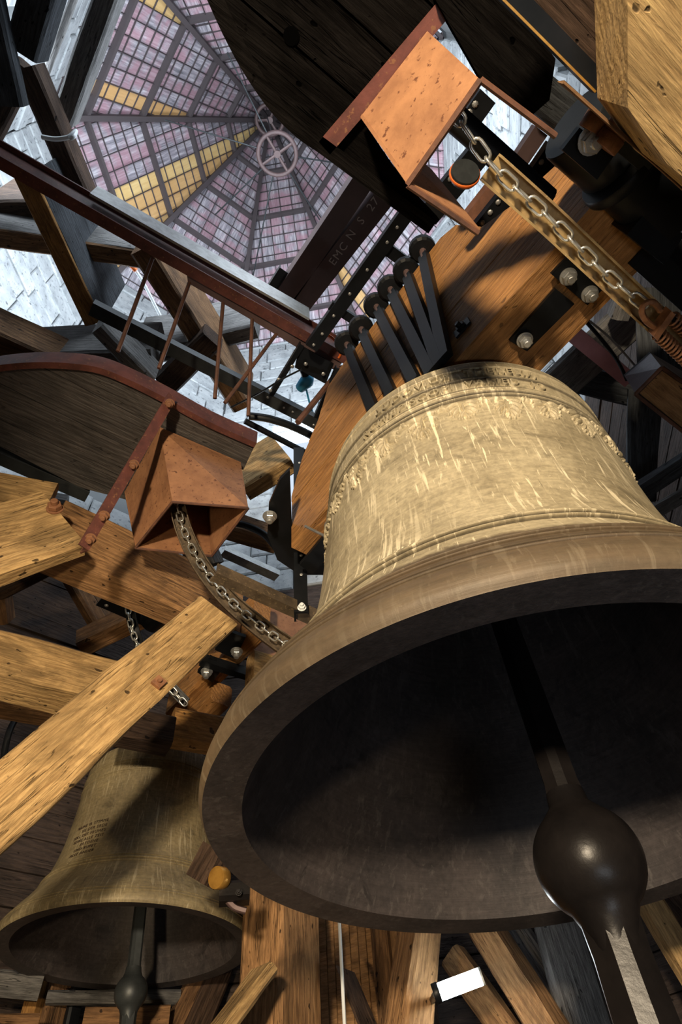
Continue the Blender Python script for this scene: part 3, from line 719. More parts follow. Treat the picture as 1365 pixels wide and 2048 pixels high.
# crown block joining bell and headstock
MB().box((HX0 - 0.02, 0.85, HZ0 - 0.008), (HX1 + 0.28, 1.5, HZ0 + 0.05)).build('crown_plate', BLACK, hs, Matrix.Identity(4))
def on_bottom(name, pxs, z, t, mat, parent): return slab(name, '', mat, pxs, z, t, parent=parent)
zb = HZ0 - 0.022
on_bottom('strap_plate', [(1020, 682), (1112, 578), (1150, 608), (1055, 703)], zb, 0.02, BLACK, hs)
on_bottom('strap_plate', [(1103, 548), (1136, 514), (1208, 577), (1176, 611)], zb - 0.016, 0.016, BLACK, hs)
on_bottom('strap_plate', [(1160, 540), (1190, 505), (1215, 520), (1185, 560)], zb - 0.0, 0.02, BLACK, hs)
for px, py in ((1137, 553), (1180, 588), (1050, 680)): nut(P(px, py, zb - 0.018), (0, 0, -1), 0.027, hs)
kn = hit(927, 657, Vector((HX0 - 0.001, 0, 0)), Vector((1, 0, 0)))
MB().box((-0.012, -0.05, -0.03), (0, 0.05, 0.03)).build('bolt_plate', BLACK, hs, Matrix.Translation(kn)); nut(kn, (-1, 0, 0), 0.024, hs, BLACK)
# left end iron work
on_bottom('strap_plate', [(600, 1130), (668, 1050), (690, 1075), (625, 1150)], HZ0 - 0.03, 0.025, BLACK, hs)
nut(P(664, 1052, HZ0 - 0.05), (-0.3, 0, -1), 0.03, hs)
# right end: axle, bearing and housing
def cyl(name, a, b_, r, mat, parent, n=32, prof=None):
    a = Vector(a); b_ = Vector(b_); x, y, z = ax(b_ - a); L = (b_ - a).length
    pr = prof or [(0.001, 0), (r * .97, 0), (r, r * .05), (r, L - r * .05), (r * .97, L), (0.001, L)]
    o = MB().lathe(pr, n).build(name, mat, parent, frame(a, y, z, x)); chamfer_smooth(o, 35); return o
on_bottom('end_strap', [(1108, 318), (1140, 290), (1300, 440), (1262, 470)], HZ0 - 0.05, 0.03, BLACK, hs)
ya = P(1265, 350, 2.62)
br = thing('bearing_housing', 'black cylindrical axle bearing at the right end of the headstock', 'bearing', ya)
cyl('drum', P(1150, 245, 2.72) , P(1345, 430, 2.72), 0.145, BLACK, br)
cyl('drum_ring', P(1235, 330, 2.66), P(1250, 345, 2.66), 0.165, BLACK, br)
slab('base_plate', '', IRONG, [(1232, 300), (1265, 268), (1315, 322), (1290, 350)], 2.50, 0.02, parent=br)
slab('clamp_plate', '', BLACK, [(1125, 300), (1160, 255), (1230, 310), (1195, 360)], 2.52, 0.03, parent=br)
nut(P(1183, 281, 2.50), (0, 0, -1), 0.034, br)
slab('end_flange', '', BLACK, [(1255, 470), (1300, 415), (1370, 470), (1330, 530)], 2.6, 0.2, parent=br)
rl = thing('rusty_fitting', 'lumpy rust-brown grease fitting beside the bearing bolt', 'fitting', P(1228, 270, 2.45))
for (pa, pb, r0, r1) in (((1250, 240), (1228, 270), .045, .05), ((1228, 270), (1208, 296), .048, .022)):
    cyl('knob', P(*pa, 2.45), P(*pb, 2.45), r0, BOLTR, rl, 14)
cyl('knob', P(1200, 230, 2.5), P(1180, 262, 2.5), .045, BOLTR, rl, 14)

# ------------------------------------------------------------------ hanging platforms with curved red rims and rust hoods
def platform(name, label, rim, rest, z, t, cutpx, mat, band, rimmat=RED, pw=0.22):
    th = thing(name, label, 'platform', P(*rim[0], z))
    rp = spline([P(px, py, z) for px, py in rim], 6); poly = rp + [P(px, py, z) for px, py in rest]
    ys = [p.y for p in poly]; y = min(ys)
    while y < max(ys):
        pl = clip(poly, 1, y + 0.004, False); pl = clip(pl, 1, y + pw - 0.004, True) if len(pl) > 2 else []
        if len(pl) > 2: MB().prism(pl, (0, 0, t)).build('plank', mat, th, Matrix.Identity(4))
        y += pw
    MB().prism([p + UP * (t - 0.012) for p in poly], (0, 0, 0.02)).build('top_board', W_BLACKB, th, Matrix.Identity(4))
    cen = sum(poly, Vector()) / len(poly); mb = MB(); n = len(rp)
    ext = []
    for i, p in enumerate(rp):
        d = (rp[min(i + 1, n - 1)] - rp[max(i - 1, 0)]); o_ = d.cross(UP).normalized()
        if o_.dot(p - cen) < 0: o_ = -o_
        ext.append(o_)
    prof = [(-0.03, -0.02), (0.02, -0.02), (0.02, band), (0.008, band), (0.008, -0.008), (-0.03, -0.008)]
    for i, p in enumerate(rp): mb.v += [tuple(p + ext[i] * a + UP * b_) for a, b_ in prof]
    m = len(prof)
    for i in range(n - 1):
        for k in range(m): mb.f.append((i * m + k, i * m + (k + 1) % m, (i + 1) * m + (k + 1) % m, (i + 1) * m + k)); mb.mi.append(0)
    mb.f += [tuple(range(m)), tuple(range((n - 1) * m, n * m))]; mb.mi += [0, 0]
    chamfer_smooth(mb.build('rim', rimmat, th, Matrix.Identity(4)), 35)
    return th
ZP = 4.4
pl1 = platform('round_platform', 'hanging round platform of dark planks with a curved red steel rim, left side', [(-60, 745), (0, 733), (70, 727), (140, 729), (200, 738), (262, 763), (330, 797), (420, 846), (512, 887)], [(487, 940), (330, 868), (255, 1000), (160, 975), (-60, 862)], ZP, 0.05, None, W_BOARD, 0.15, pw=0.30)
steel('rib', '', RED, (338, 785, ZP - 0.03), (158, 1088, 3.05), 0.10, 0.075, 'LF', 0.012, parent=pl1)
_a, _b = P(338, 785, ZP - 0.03), P(158, 1088, 3.05)
for t_ in (0.06, 0.5, 0.82, 0.95): nut(_a.lerp(_b, t_) + Vector((0.045, 0.0, -0.004)), (-0.1, -0.2, -1), 0.026, pl1, BOLTR)
steel('edge_beam', '', IRONG, (-60, 880, ZP - 0.03), (180, 985, ZP - 0.03), 0.1, 0.12, 'I', 0.012, parent=pl1)

def hood(name, label, bot, zb_, top, zt, mat, inner, t=0.012, sides=(0, 1, 2, 3), lid=True):
    th = thing(name, label, 'hood', P(*bot[0], zb_))
    B = [P(px, py, zb_) for px, py in bot]; T = [P(px, py, zt) for px, py in top]
    c = sum(B + T, Vector()) / 8
    for i in sides:
        j = (i + 1) % 4; q = [B[i], B[j], T[j], T[i]]; n = (q[1] - q[0]).cross(q[3] - q[0]).normalized()
        if n.dot(c - q[0]) < 0: n = -n
        MB().prism(q, n * t).build('side_sheet', mat, th, Matrix.Identity(4))
    if lid: MB().prism(T, (0, 0, 0.012)).build('top_sheet', mat, th, Matrix.Identity(4))
    for i in range(4):
        j = (i + 1) % 4; d = (B[j] - B[i]).normalized()
        if not lid and i == 2: continue
        MB().tube([B[i], B[j]], 0.010, 6).build('rim_bar', RUSTD, th, Matrix.Identity(4))
    return th
hood('chain_hood', 'flared rusty sheet metal hood hanging under the left round platform', [(345, 1004), (497, 1016), (424, 1112), (271, 1096)], 3.55, [(320, 856), (482, 926), (415, 1010), (249, 985)], ZP - 0.06, RUST, RUSTD)

ZR = 2.55
pl2 = platform('round_platform', 'plank platform, shade put into its black boards, with a round hole at the top of the picture', [(395, -80), (430, 0), (462, 70), (500, 140), (550, 212), (600, 262), (645, 294), (700, 335), (780, 395), (862, 455)], [(880, 440), (815, 372), (722, 236), (860, 60), (960, -80)], ZR, 0.05, None, W_BLACKB, 0.06, W_BLACKB, 0.17)
steel('rib', '', RED, (905, -30, ZR - 0.02), (638, 284, ZR - 0.02), 0.05, 0.055, 'LF', 0.008, parent=pl2)
HOLE = plain('hole_black', (0.001, 0.001, 0.001), 1.0); HOLE.node_tree.nodes['Principled BSDF'].inputs['Specular IOR Level'].default_value = 0.0
ho = MB().tube([P(583, 72, ZR - 0.003), P(583, 72, ZR + 0.01)], 0.026, 18).build('round_hole', HOLE, pl2, Matrix.Identity(4))
hood('chain_hood', 'large orange rusty hood with an open blue-grey inside, upper right', [(816, 370), (962, 160), (1112, 272), (957, 466)], 2.12, [(721, 234), (855, 62), (1000, 150), (860, 345)], ZR - 0.03, RUST, RUSTD, sides=(0, 3), lid=False)

# thin hanging rods between the red beam and the platform rim
for i, (a, b_) in enumerate((((305, 517), (236, 703)), ((381, 560), (318, 737)), ((447, 600), (430, 797)), ((505, 632), (497, 832)), ((556, 664), (450, 806)), ((684, 735), (596, 845)))):
    rod('hanger_rod', ['leftmost thin rusty hanger rod above the round platform', 'second thin rusty hanger rod from the left above the platform', 'third thin rusty hanger rod, nearly upright', 'fourth thin rusty hanger rod, upright beside a slanting one', 'slanting rusty hanger rod crossing the upright one', 'thicker rusty rod slanting beside the headstock end'][i],
        RUSTD, P(*a, 5.25), P(*b_, ZP + 0.12), 0.016 if i < 5 else 0.026, group='hanger rods under the red beam')

# ------------------------------------------------------------------ steel beams
steel('steel_i_beam', 'long red-painted steel beam running diagonally above the left platform', RED, (-60, 278, 5.2), (700, 712, 5.2), (446, 537), 0.09, 'I', 0.02)
slab('steel_channel', 'dark brown steel plate under the right end of the long red beam', BROWNST, [(372, 530), (695, 712), (672, 742), (500, 638), (376, 566)], 5.22, 0.03, cat='steel plate')
steel('daylit_flange', 'top flange edge of the long red beam, daylight put into its pale grey', ZINC, (180, 386, 5.3), (620, 637, 5.3), (446, 516), 0.02, 'B')  # pale strip over the top flange, daylight put into its colour
eb = thing('roof_beam', 'wide brown double steel beam with chalk letters EMC N S below the spire', 'steel beam', P(650, 480, 6.5))
steel('channel', '', BROWNST, (735, 312, 6.5), (540, 604, 6.5), 0.22, (666, 490), 'U', 0.014, parent=eb)
steel('channel', '', BROWNST, (800, 320, 6.5), (570, 621, 6.5), 0.22, (722, 490), 'U', 0.014, parent=eb)
steel('end_bracket', '', IRONG, (560, 535, 6.55), (525, 590, 6.55), 0.10, (580, 560), 'L', 0.012, parent=eb)
def flat_text(s_, size, p, dirv, mat, parent):
    me = text_mesh(s_, size, 0.001, 'CENTER'); me.materials.append(mat); x = Vector(dirv).normalized(); z = Vector((0, 0, -1)); y = z.cross(x)
    o = link('chalk_mark', me, parent, frame(Vector(p), x, y, z)); return o
dA = P(740, 400, 6.497) - P(650, 530, 6.497)
for s_, px, py in (('EMC', 683, 512), ('N', 708, 474), ('S', 728, 446), ('27', 752, 413)): flat_text(s_, 0.11, P(px, py, 6.49), dA, CHALK, eb)
bk = steel('angle_bar', 'long black bolted angle bar beside the chalk-marked beam', BLACK, (815, 402, 4.95), (612, 690, 4.95), 0.07, (700, 612), 'L', 0.01)
bolts_on(bk, [(628, 690), (645, 668), (668, 632), (700, 588), (735, 540), (775, 485), (795, 455)], 4.945, 0.014)
steel('cross_bar', 'short dark cross bar by the top of the headstock bolts', BLACK, (762, 474, 4.98), (840, 532, 4.98), 0.05, 0.09, 'L', 0.01)
steel('cross_bar', 'short dark cross bar below the yellow roof plank, near the lowest bolt', BLACK, (666, 604, 4.98), (745, 655, 4.98), 0.05, 0.07, 'L', 0.01)
bf = thing('bolted_bracket', 'black bolted steel bracket frame left of the headstock', 'bracket', P(610, 740, 5.1))
steel('side_bar', '', BLACK, (600, 688, 5.1), (538, 790, 5.1), 0.06, (575, 748), 'L', 0.01, parent=bf)
slab('plate', '', BLACK, [(600, 690), (668, 728), (652, 768), (590, 735)], 5.12, 0.015, parent=bf)
steel('side_bar', '', BLACK, (672, 735, 5.0), (628, 835, 5.0), 0.05, 0.11, 'L', 0.01, parent=bf)
for px, py in ((585, 733), (612, 728), (647, 748), (558, 759), (541, 781), (655, 800)): rivet(P(px, py, 5.09), (0, 0, -1), 0.018, bf)
ai = steel('angle_bar', 'long grey perforated angle bar crossing behind the hanger rods', IRONG, (186, 606, 5.45), (660, 850, 5.45), 0.09, (430, 758), 'L', 0.012)
bolts_on(ai, [(568, 815), (586, 824), (536, 795), (628, 850)], 5.445, 0.014)
vb = thing('upright_angle_bar', 'tall upright black angle bar with a row of bolts left of the big bell', 'angle bar', P(606, 1224, 2.45))
pv = P(606, 1224, 2.45); xo = Vector((pv.x, pv.y, 0)).normalized(); yo = xo.cross(UP)
mwv = frame(Vector((pv.x, pv.y, 2.45)), yo, xo, UP) if yo.cross(xo).z > 0 else frame(Vector((pv.x, pv.y, 2.45)), -yo, xo, UP)
MB().box((-0.05, 0, 0), (0.03, 0.012, 1.7)).build('flange', BLACK, vb, mwv); MB().box((-0.05, 0.012, 0), (-0.038, 0.08, 1.7)).build('web', BLACK, vb, mwv)
for i in range(8): rivet(mwv @ Vector((-0.005, -0.001, 0.3 + i * 0.17)), mwv.to_3x3() @ Vector((0, -1, 0)), 0.011, vb)
nut(mwv @ Vector((-0.005, -0.002, 0.03)), mwv.to_3x3() @ Vector((0, -1, 0)), 0.018, vb, WHITE)
hb = steel('support_bar', 'brown-topped steel bar with black underside carrying the upright angle bar', GUIDED, (434, 1146, 2.47), (690, 1262, 2.47), 0.075, 0.07, 'L', 0.012)
# arched black strap below the platform end
cable('arched_strap', 'thin arched black steel strap near the platform end', BLACK, [P(498, 832, 4.9), P(540, 838, 4.9), P(590, 855, 4.9), P(640, 880, 4.9)], 0.035, 'strap')
rod('flat_strap', 'straight black strap under the arched one', BLACK, P(490, 842, 4.85), P(625, 912, 4.85), 0.028)
# sector plate at the left headstock end
sp_ = hs
arc = [P(px, py, 2.95) for px, py in ((560, 960), (538, 1010), (535, 1070), (555, 1120), (600, 1150), (650, 1150), (672, 1125), (620, 1105), (585, 1070), (580, 940))]
MB().prism(arc, (0, 0, 0.03)).build('sector_plate', BLACK, sp_, Matrix.Identity(4)); nut(P(540, 1032, 2.93), (0, 0, -1), 0.03, sp_)
rod('thin_rod', 'thin pale rod crossing the lower headstock end', ZINC, P(610, 1052, 2.6), P(672, 1083, 2.6), 0.008)

# ------------------------------------------------------------------ chains and guides
def link_mesh(mat, L, Wd, r):
    key = ('link', mat.name, L)
    if key in _cache: return _cache[key]
    pts = []; n = 6
    for i in range(n + 1): a = -math.pi / 2 + math.pi * i / n; pts.append(Vector((L / 2 - Wd / 2 + Wd / 2 * math.cos(a), Wd / 2 * math.sin(a), 0)))
    for i in range(n + 1): a = math.pi / 2 + math.pi * i / n; pts.append(Vector((-L / 2 + Wd / 2 + Wd / 2 * math.cos(a), Wd / 2 * math.sin(a), 0)))
    mb = MB(); m = 6; N_ = len(pts)
    for i, p in enumerate(pts):
        d = (pts[(i + 1) % N_] - pts[i - 1]).normalized(); o_ = Vector((d.y, -d.x, 0))
        for k in range(m): a = 2 * math.pi * k / m; mb.v.append(tuple(p + (o_ * math.cos(a) + Vector((0, 0, 1)) * math.sin(a)) * r))
    for i in range(N_):
        for k in range(m): mb.f.append((i * m + k, i * m + (k + 1) % m, ((i + 1) % N_) * m + (k + 1) % m, ((i + 1) % N_) * m + k)); mb.mi.append(0)
    me = bpy.data.meshes.new('chain_link'); me.from_pydata(mb.v, [], mb.f); me.materials.append(mat); me.polygons.foreach_set('use_smooth', [True] * len(me.polygons)); _cache[key] = me
    return me
def chain(label, pts, L, Wd, r, mat, up):
    t = thing('chain', label, 'chain', pts[0]); pts = spline(pts, 24); step = L - 2 * r - 0.001; acc = 0; k = 0; me = link_mesh(mat, L, Wd, r)
    for i in range(1, len(pts)):
        seg = (pts[i] - pts[i - 1]).length
        while acc <= seg:
            p = pts[i - 1].lerp(pts[i], acc / seg); x, y, z = ax(pts[i] - pts[i - 1], up)
            if k % 2: y, z = z, -y
            ang = math.radians(10); y2 = y * math.cos(ang) + z * math.sin(ang); z2 = x.cross(y2)
            link('chain_link', me, t, frame(p, x, y2, z2)); acc += step; k += 1
        acc -= seg
    return t
def guide(label, pts, wd, dp, mat, up):
    pts = spline(pts, 10); t = 0.008
    prof = [(-wd / 2, 0), (-wd / 2, dp), (wd / 2, dp), (wd / 2, 0), (wd / 2 - t, 0), (wd / 2 - t, dp - t), (-wd / 2 + t, dp - t), (-wd / 2 + t, 0)]
    o = MB().sweep(prof, pts, up).build('chain_guide', mat, None); chamfer_smooth(o, 30); return tag(o, label, 'guide rail')
CHZ = metal('chain_zinc', (0.74, 0.74, 0.70), (0.5, 0.5, 0.46), 0.3, 0.8, 20, 0.1)
gp = [P(905, 215, 2.42), P(985, 330, 2.38), P(1100, 432, 2.36), P(1210, 538, 2.34), P(1312, 640, 2.32)]
guide('straight gilded-looking chain guide rail crossing in front of the headstock', [P(985, 338, 2.38), P(1100, 440, 2.36), P(1215, 548, 2.34), P(1330, 655, 2.32), P(1420, 735, 2.32), P(1640, 930, 2.32)], 0.10, 0.05, GUIDE, (0.3, 0, 1))
chain('bright steel chain lying in the straight guide rail at upper right', [P(912, 228, 2.40), P(990, 335, 2.375), P(1100, 436, 2.355), P(1210, 545, 2.335), P(1292, 612, 2.30)], 0.082, 0.038, 0.0058, CHZ, Vector((0.45, 0.03, 1)))
rod('dark_pipe', 'thick dark green-black pipe parallel to the chain, upper right', BLACK, P(905, 232, 2.75), P(1095, 400, 2.75), 0.05, 'pipe', n=16)
# spring tensioner
sh = thing('spring_tensioner', 'rusty shackle with coil springs at the end of the bright chain', 'tensioner', P(1310, 640, 2.28))
cable('shackle', '', BOLTR, [P(1322, 622, 2.28), P(1308, 605, 2.27), P(1290, 608, 2.27), P(1285, 625, 2.27), P(1295, 643, 2.27), P(1312, 655, 2.28)], 0.012, parent=sh)
slab('yoke', '', BOLTR, [(1308, 672), (1344, 622), (1352, 630), (1316, 682)], 2.25, 0.05, parent=sh)
for (x0, y0) in ((1318, 668), (1344, 634)):
    a = P(x0, y0, 2.28); d = (P(x0 + 60, y0 + 56, 2.28) - a); x, y, z = ax(d); L = d.length
    pts = [a + d * (i / 120) + (y * math.cos(i * 0.55) + z * math.sin(i * 0.55)) * 0.024 for i in range(121)]
    MB().tube(pts, 0.0055, 6).build('coil_spring', BOLTR, sh, Matrix.Identity(4)); MB().tube([a, a + d], 0.01, 8).build('spring_rod', BLACK, sh, Matrix.Identity(4))
# left curved guide
lp = [P(352, 1000, 3.75), P(368, 1060, 3.5), P(400, 1125, 3.22), P(450, 1190, 2.92), P(520, 1252, 2.6), P(605, 1312, 2.25), P(650, 1338, 2.05)]
up_l = Vector((0.35, 0.75, 0.6))
guide('curved dark chain guide running from the left hood towards the big bell', lp, 0.115, 0.06, GUIDED, up_l)
chain('steel chain lying in the curved guide under the left hood', [p - up_l.normalized() * 0.004 for p in lp[:-1]], 0.088, 0.042, 0.0058, CHZ, up_l)
cable('chain_hook', 'small iron hook at the lower end of the curved chain', RUSTD, [P(570, 1292, 2.33), P(590, 1300, 2.28), P(604, 1318, 2.22), P(596, 1326, 2.2), P(575, 1312, 2.24), P(566, 1298, 2.3)], 0.012, 'hook')

# ------------------------------------------------------------------ timbers, lower left
d3 = beam('brace_timber', 'broad pale hewn brace with a square nut crossing in front of the small bell', W_PALE, (-60, 1762, 0, 3.15), (476, 1248, 0, 4.05), (239, 1320), (359, 1367), amp=0.016)
p0, u, b_, s_, L, h, w_ = beam_frame((-60, 1762, 0, 3.15), (476, 1248, 0, 4.05), (239, 1320), (359, 1367))
sq = hit(317, 1367, p0, b_)
MB().box((-0.03, -0.02, -0.03), (0.03, 0.0, 0.03), frame(sq, u, b_, u.cross(b_))).build('square_nut', BOLTR, d3, Matrix.Identity(4))
MB().tube([sq - b_ * 0.02, sq - b_ * 0.035], 0.012, 8).build('bolt_end', BOLTR, d3, Matrix.Identity(4))
t1 = beam('strut_timber', 'pale hewn strut with a large rusty nut at the left edge', W_PALE, (-80, 1172, 2.85), (168, 1084, 3.35), (60, 982), (0, 1182), amp=0.018)
p0, u, b_, s_, L, h, w_ = beam_frame((-80, 1172, 2.85), (168, 1084, 3.35), (60, 982), (0, 1182))
nut(hit(110, 1018, p0, b_), -b_, 0.042, t1, BOLTR)
beam('tie_timber', 'brown tie beam running right from the nutted strut below the left hood', W_TAN, (88, 1098, 3.45), (480, 1268, 3.45), (265, 1060), (230, 1212), amp=0.014)
beam('frame_timber', 'thick pale wavy-edged beam left of the diagonal brace', W_PALE, (-80, 1322, 2.75), (300, 1420, 2.75), (100, 1280), (0, 1405), amp=0.022)
l6 = beam('beam_end', 'short beam end, lamplight put into its orange, between the brace and the big bell', W_GOLD, (342, 1480, 2.62), (500, 1510, 2.62), (430, 1424), (410, 1515), c=0.06)  # golden oak carries the lamplight on this end
beam('frame_timber', 'beam between the brace and the orange beam end, shadow of the brace put into its dark brown', W_DARK, (210, 1462, 2.45), (345, 1490, 2.45), (300, 1418), 0.2)  # shadow of the brace on this beam, put in as dark oak
beam('lower_rail', 'reddish brown rail under the thick wavy-edged beam', W_BROWN, (-80, 1398, 2.95), (260, 1462, 2.95), 0.16, 0.2)
beam('back_strut', 'upper half of a weathered beam end beside the left platform plank edge', W_PALE, (-40, 985, 3.9), (95, 1010, 3.9), (0, 940), 0.1)
# behind, in the dark lower left
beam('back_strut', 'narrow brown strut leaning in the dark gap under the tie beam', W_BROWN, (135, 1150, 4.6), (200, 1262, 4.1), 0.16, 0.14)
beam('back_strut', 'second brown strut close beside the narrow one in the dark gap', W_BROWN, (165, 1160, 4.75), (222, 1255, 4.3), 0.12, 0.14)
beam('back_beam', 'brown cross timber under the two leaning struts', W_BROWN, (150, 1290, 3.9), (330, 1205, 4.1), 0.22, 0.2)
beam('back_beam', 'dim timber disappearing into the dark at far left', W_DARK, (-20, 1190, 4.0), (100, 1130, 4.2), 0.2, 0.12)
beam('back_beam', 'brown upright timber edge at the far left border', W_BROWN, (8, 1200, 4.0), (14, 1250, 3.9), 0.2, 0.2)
beam('back_beam', 'grey sawn beam seen above the pale strut at the far left', W_GREY, (-40, 975, 5.0), (130, 1005, 5.0), 0.16, 0.2)
# small bell headstock and ironwork
sh2 = thing('bell_headstock', 'yellow-brown timber headstock of the smaller bell with black bolted straps', 'headstock', P(440, 1340, 3.4))
beam('headstock_beam', '', W_NEW, (330, 1432, 3.4), (505, 1262, 3.4), 0.45, (515, 1300), parent=sh2)
beam('headstock_beam', '', W_NEW, (318, 1500, 3.2), (420, 1400, 3.2), 0.2, 0.2, parent=sh2)
slab('strap_plate', '', BLACK, [(430, 1300), (455, 1262), (492, 1275), (470, 1318)], 3.36, 0.03, parent=sh2)
slab('strap_plate', '', BLACK, [(395, 1345), (420, 1315), (450, 1332), (425, 1365)], 3.34, 0.03, parent=sh2)
steel('strap_bar', '', BLACK, (405, 1322, 3.3), (520, 1358, 3.3), 0.08, 0.07, 'B', parent=sh2)
nut(P(474, 1302, 3.33), (0, 0, -1), 0.035, sh2); nut(P(414, 1342, 3.31), (0, 0, -1), 0.035, sh2)
g2 = guide('thin black curved chain guide behind the diagonal brace', [P(256, 1190, 3.9), P(260, 1225, 3.75), P(270, 1265, 3.6), P(290, 1310, 3.4), P(330, 1360, 3.2), P(372, 1405, 3.05)], 0.08, 0.05, BLACK, up_l)
chain('thin steel chain in the black guide behind the diagonal brace', [P(254, 1195, 3.87), P(258, 1230, 3.72), P(267, 1268, 3.57), P(288, 1313, 3.37), P(330, 1363, 3.17), P(370, 1407, 3.02)], 0.075, 0.042, 0.007, CHZ, up_l)
fr = thing('motor_bracket', 'black bolted steel frame under the tie beam, above the brace', 'frame', P(270, 1220, 3.8))
steel('bar', '', BLACK, (205, 1195, 3.85), (330, 1250, 3.85), 0.07, 0.12, 'L', 0.012, parent=fr); steel('bar', '', BLACK, (228, 1180, 3.9), (205, 1210, 3.9), 0.07, 0.1, 'L', 0.012, parent=fr)
cyl('motor', P(300, 1245, 3.75), P(345, 1205, 3.75), 0.10, BLACK, fr, 18)
for px, py in ((213, 1211), (230, 1190)): rivet(P(px, py, 3.83), (0, 0, -1), 0.018, fr)
cable('cable', 'loose black cable hanging at the far left below the reddish rail', BLACK, [P(40, 1425, 3.2), P(20, 1460, 3.0), P(8, 1510, 2.8), P(4, 1560, 2.6)], 0.025)
# big orange board right of the curved guide
beam('wide_board', 'wide orange-brown board under the support bar, right of the curved guide', RUST, (500, 1350, 3.3), (660, 1385, 3.3), (560, 1208), 0.06, c=0.01, amp=0.004, cat='board')
beam('corbel_timber', 'pale timber stub touching the big bell below the chain hook', W_PALE, (505, 1392, 2.75), (600, 1420, 2.75), (540, 1305), 0.15)
# platform neighbours
beam('corbel_timber', 'pale hewn timber end right of the left platform rim', W_PALE, (484, 975, 5.0), (580, 915, 5.2), (525, 875), 0.2, amp=0.02)
beam('back_beam', 'dark timber post end behind the left hood', W_GREY, (430, 1125, 4.4), (385, 1015, 4.8), 0.2, (480, 1095))
steel('metal_strip', 'pale striped metal strip behind the support bar', ZINC, (450, 1100, 5.4), (560, 1150, 5.4), 0.08, 0.12, 'L', 0.01)
cable('arched_strap', 'thick black arched bar beside the left hood', BLACK, [P(452, 1045, 4.6), P(490, 1050, 4.6), P(530, 1070, 4.6), P(556, 1100, 4.6)], 0.035, 'strap')
beam('back_beam', 'brown timber above the black arched bar right of the left hood', W_BROWN, (440, 1048, 5.0), (560, 1085, 5.0), 0.28, 0.2)
# hammer unit between the bells
hm = thing('hammer_unit', 'dark bell hammer block with an orange roller between the two bells', 'hammer', P(440, 1760, 1.35))
def pxbox(name, mat, px, dist, dep, parent):
    pts = [PD(x, y, dist) for x, y in px]; v = PD(px[0][0], px[0][1], 1.0) * dep
    return MB().prism(pts, v).build(name, mat, parent, Matrix.Identity(4))
zz = 4.15
hm_b = [P(398, 1722, 1.42), P(420, 1668, 1.42), P(455, 1690, 1.42), P(432, 1762, 1.42)]
beam('arm', '', W_DARK, (405, 1768, 0, 4.0), (440, 1700, 0, 4.0), 0.16, 0.12, parent=hm, c=0.015, amp=0.003)
ca = PD(432, 1755, 3.95); cyl('roller', ca, ca + Vector((0.055, 0.02, 0.012)), 0.055, BRASS, hm, 24)
beam('head', '', IRON, (438, 1800, 0, 3.95), (500, 1796, 0, 3.95), 0.10, 0.12, parent=hm, c=0.02, amp=0.001)
cable('hook', '', BROWNST, [PD(455, 1800, 4.0), PD(470, 1815, 4.0), PD(492, 1822, 4.0)], 0.018, parent=hm)
nut(PD(478, 1785, 3.93), (-0.5, -0.8, 0), 0.012, hm, IRON)

# ------------------------------------------------------------------ bottom: post, braces, panelling
pt = post('timber_post', 'thick nail-pocked oak post standing under the big bell rim', W_TAN, 563, 1900, 4.35, ZF, 3.1, 0.30, 0.46, 12, amp=0.01)
beam('foot_brace', 'pale rounded brace leaning against the nail-pocked post', W_PALE, (455, 2090, 0, 3.9), (560, 1945, 0, 4.15), (545, 1918), 0.2, c=0.05)
beam('foot_brace', 'dark split brace right of the nail-pocked post', W_DARK, (735, 2090, 0, 4.6), (672, 1930, 0, 4.8), (690, 1975), 0.2)
pn = thing('plank_partition', 'warm brown partition of narrow upright planks right of the post', 'partition', PH(720, 2040, 5.4))
a = PH(640, 1950, 5.5); b2 = PH(790, 1950, 5.2); a.z = b2.z = 0; dx = (b2 - a); npl = 9; dx.normalize(); wpl = (b2 - a).length / npl; ny = UP.cross(dx)
for i in range(npl):
    MB().box((i * wpl + 0.004, 0, 0), ((i + 1) * wpl - 0.004, 0.03, 4.1)).build('plank', W_PANEL, pn, frame(Vector((a.x, a.y, ZF)), dx, ny, UP) if dx.cross(ny).z > 0 else frame(Vector((a.x, a.y, ZF)), dx, -ny, UP))
post('timber_post', 'reddish brown square post at the right edge of the plank partition', W_BROWN, 778, 1950, 5.0, ZF, 3.0, 0.16, 0.14, 0)
post('timber_post', 'thin warm post in front of the square reddish post', W_PANEL, 795, 1900, 4.9, 0.95, 3.0, 0.06, 0.06, 0)
rod('rope', 'thin white rope hanging in front of the plank partition', WHITE, PH(690, 2060, 4.3), PH(678, 1820, 4.3), 0.010, 'rope')
# struts right of the partition, around the lamp
beam('strut_timber', 'reddish strut with a round knot left of the tube light', W_TAN, (868, 2100, 0, 4.7), (890, 1840, 0, 5.1), (830, 1900), 0.2)
beam('strut_timber', 'broad brown strut slanting behind the tube light', W_TAN, (1075, 2110, 0, 4.9), (905, 1820, 0, 5.4), (1000, 1880), 0.2)
beam('strut_timber', 'orange-lit lower strut directly beneath the tube light', W_TAN, (1010, 2120, 0, 5.3), (880, 1930, 0, 5.6), (985, 1990), 0.15)
beam('strut_timber', 'grey weathered strut slanting behind the grey post', W_GREY, (1110, 2030, 0, 5.3), (985, 1830, 0, 5.6), (1060, 1870), 0.12)
post('timber_post', 'grey weathered upright post with a long split, right of the tube light', W_GREY, 1100, 1950, 4.9, ZF, 3.2, 0.10, 0.32, -25)
beam('strut_timber', 'golden strut at the right bottom corner behind the clapper tail', W_PALE, (1420, 2080, 0, 4.6), (1262, 1800, 0, 5.0), (1330, 1870), 0.14)
beam('strut_timber', 'dark strut above the golden one at the right border', W_DARK, (1440, 1990, 0, 4.9), (1300, 1800, 0, 5.1), 0.24, 0.2)
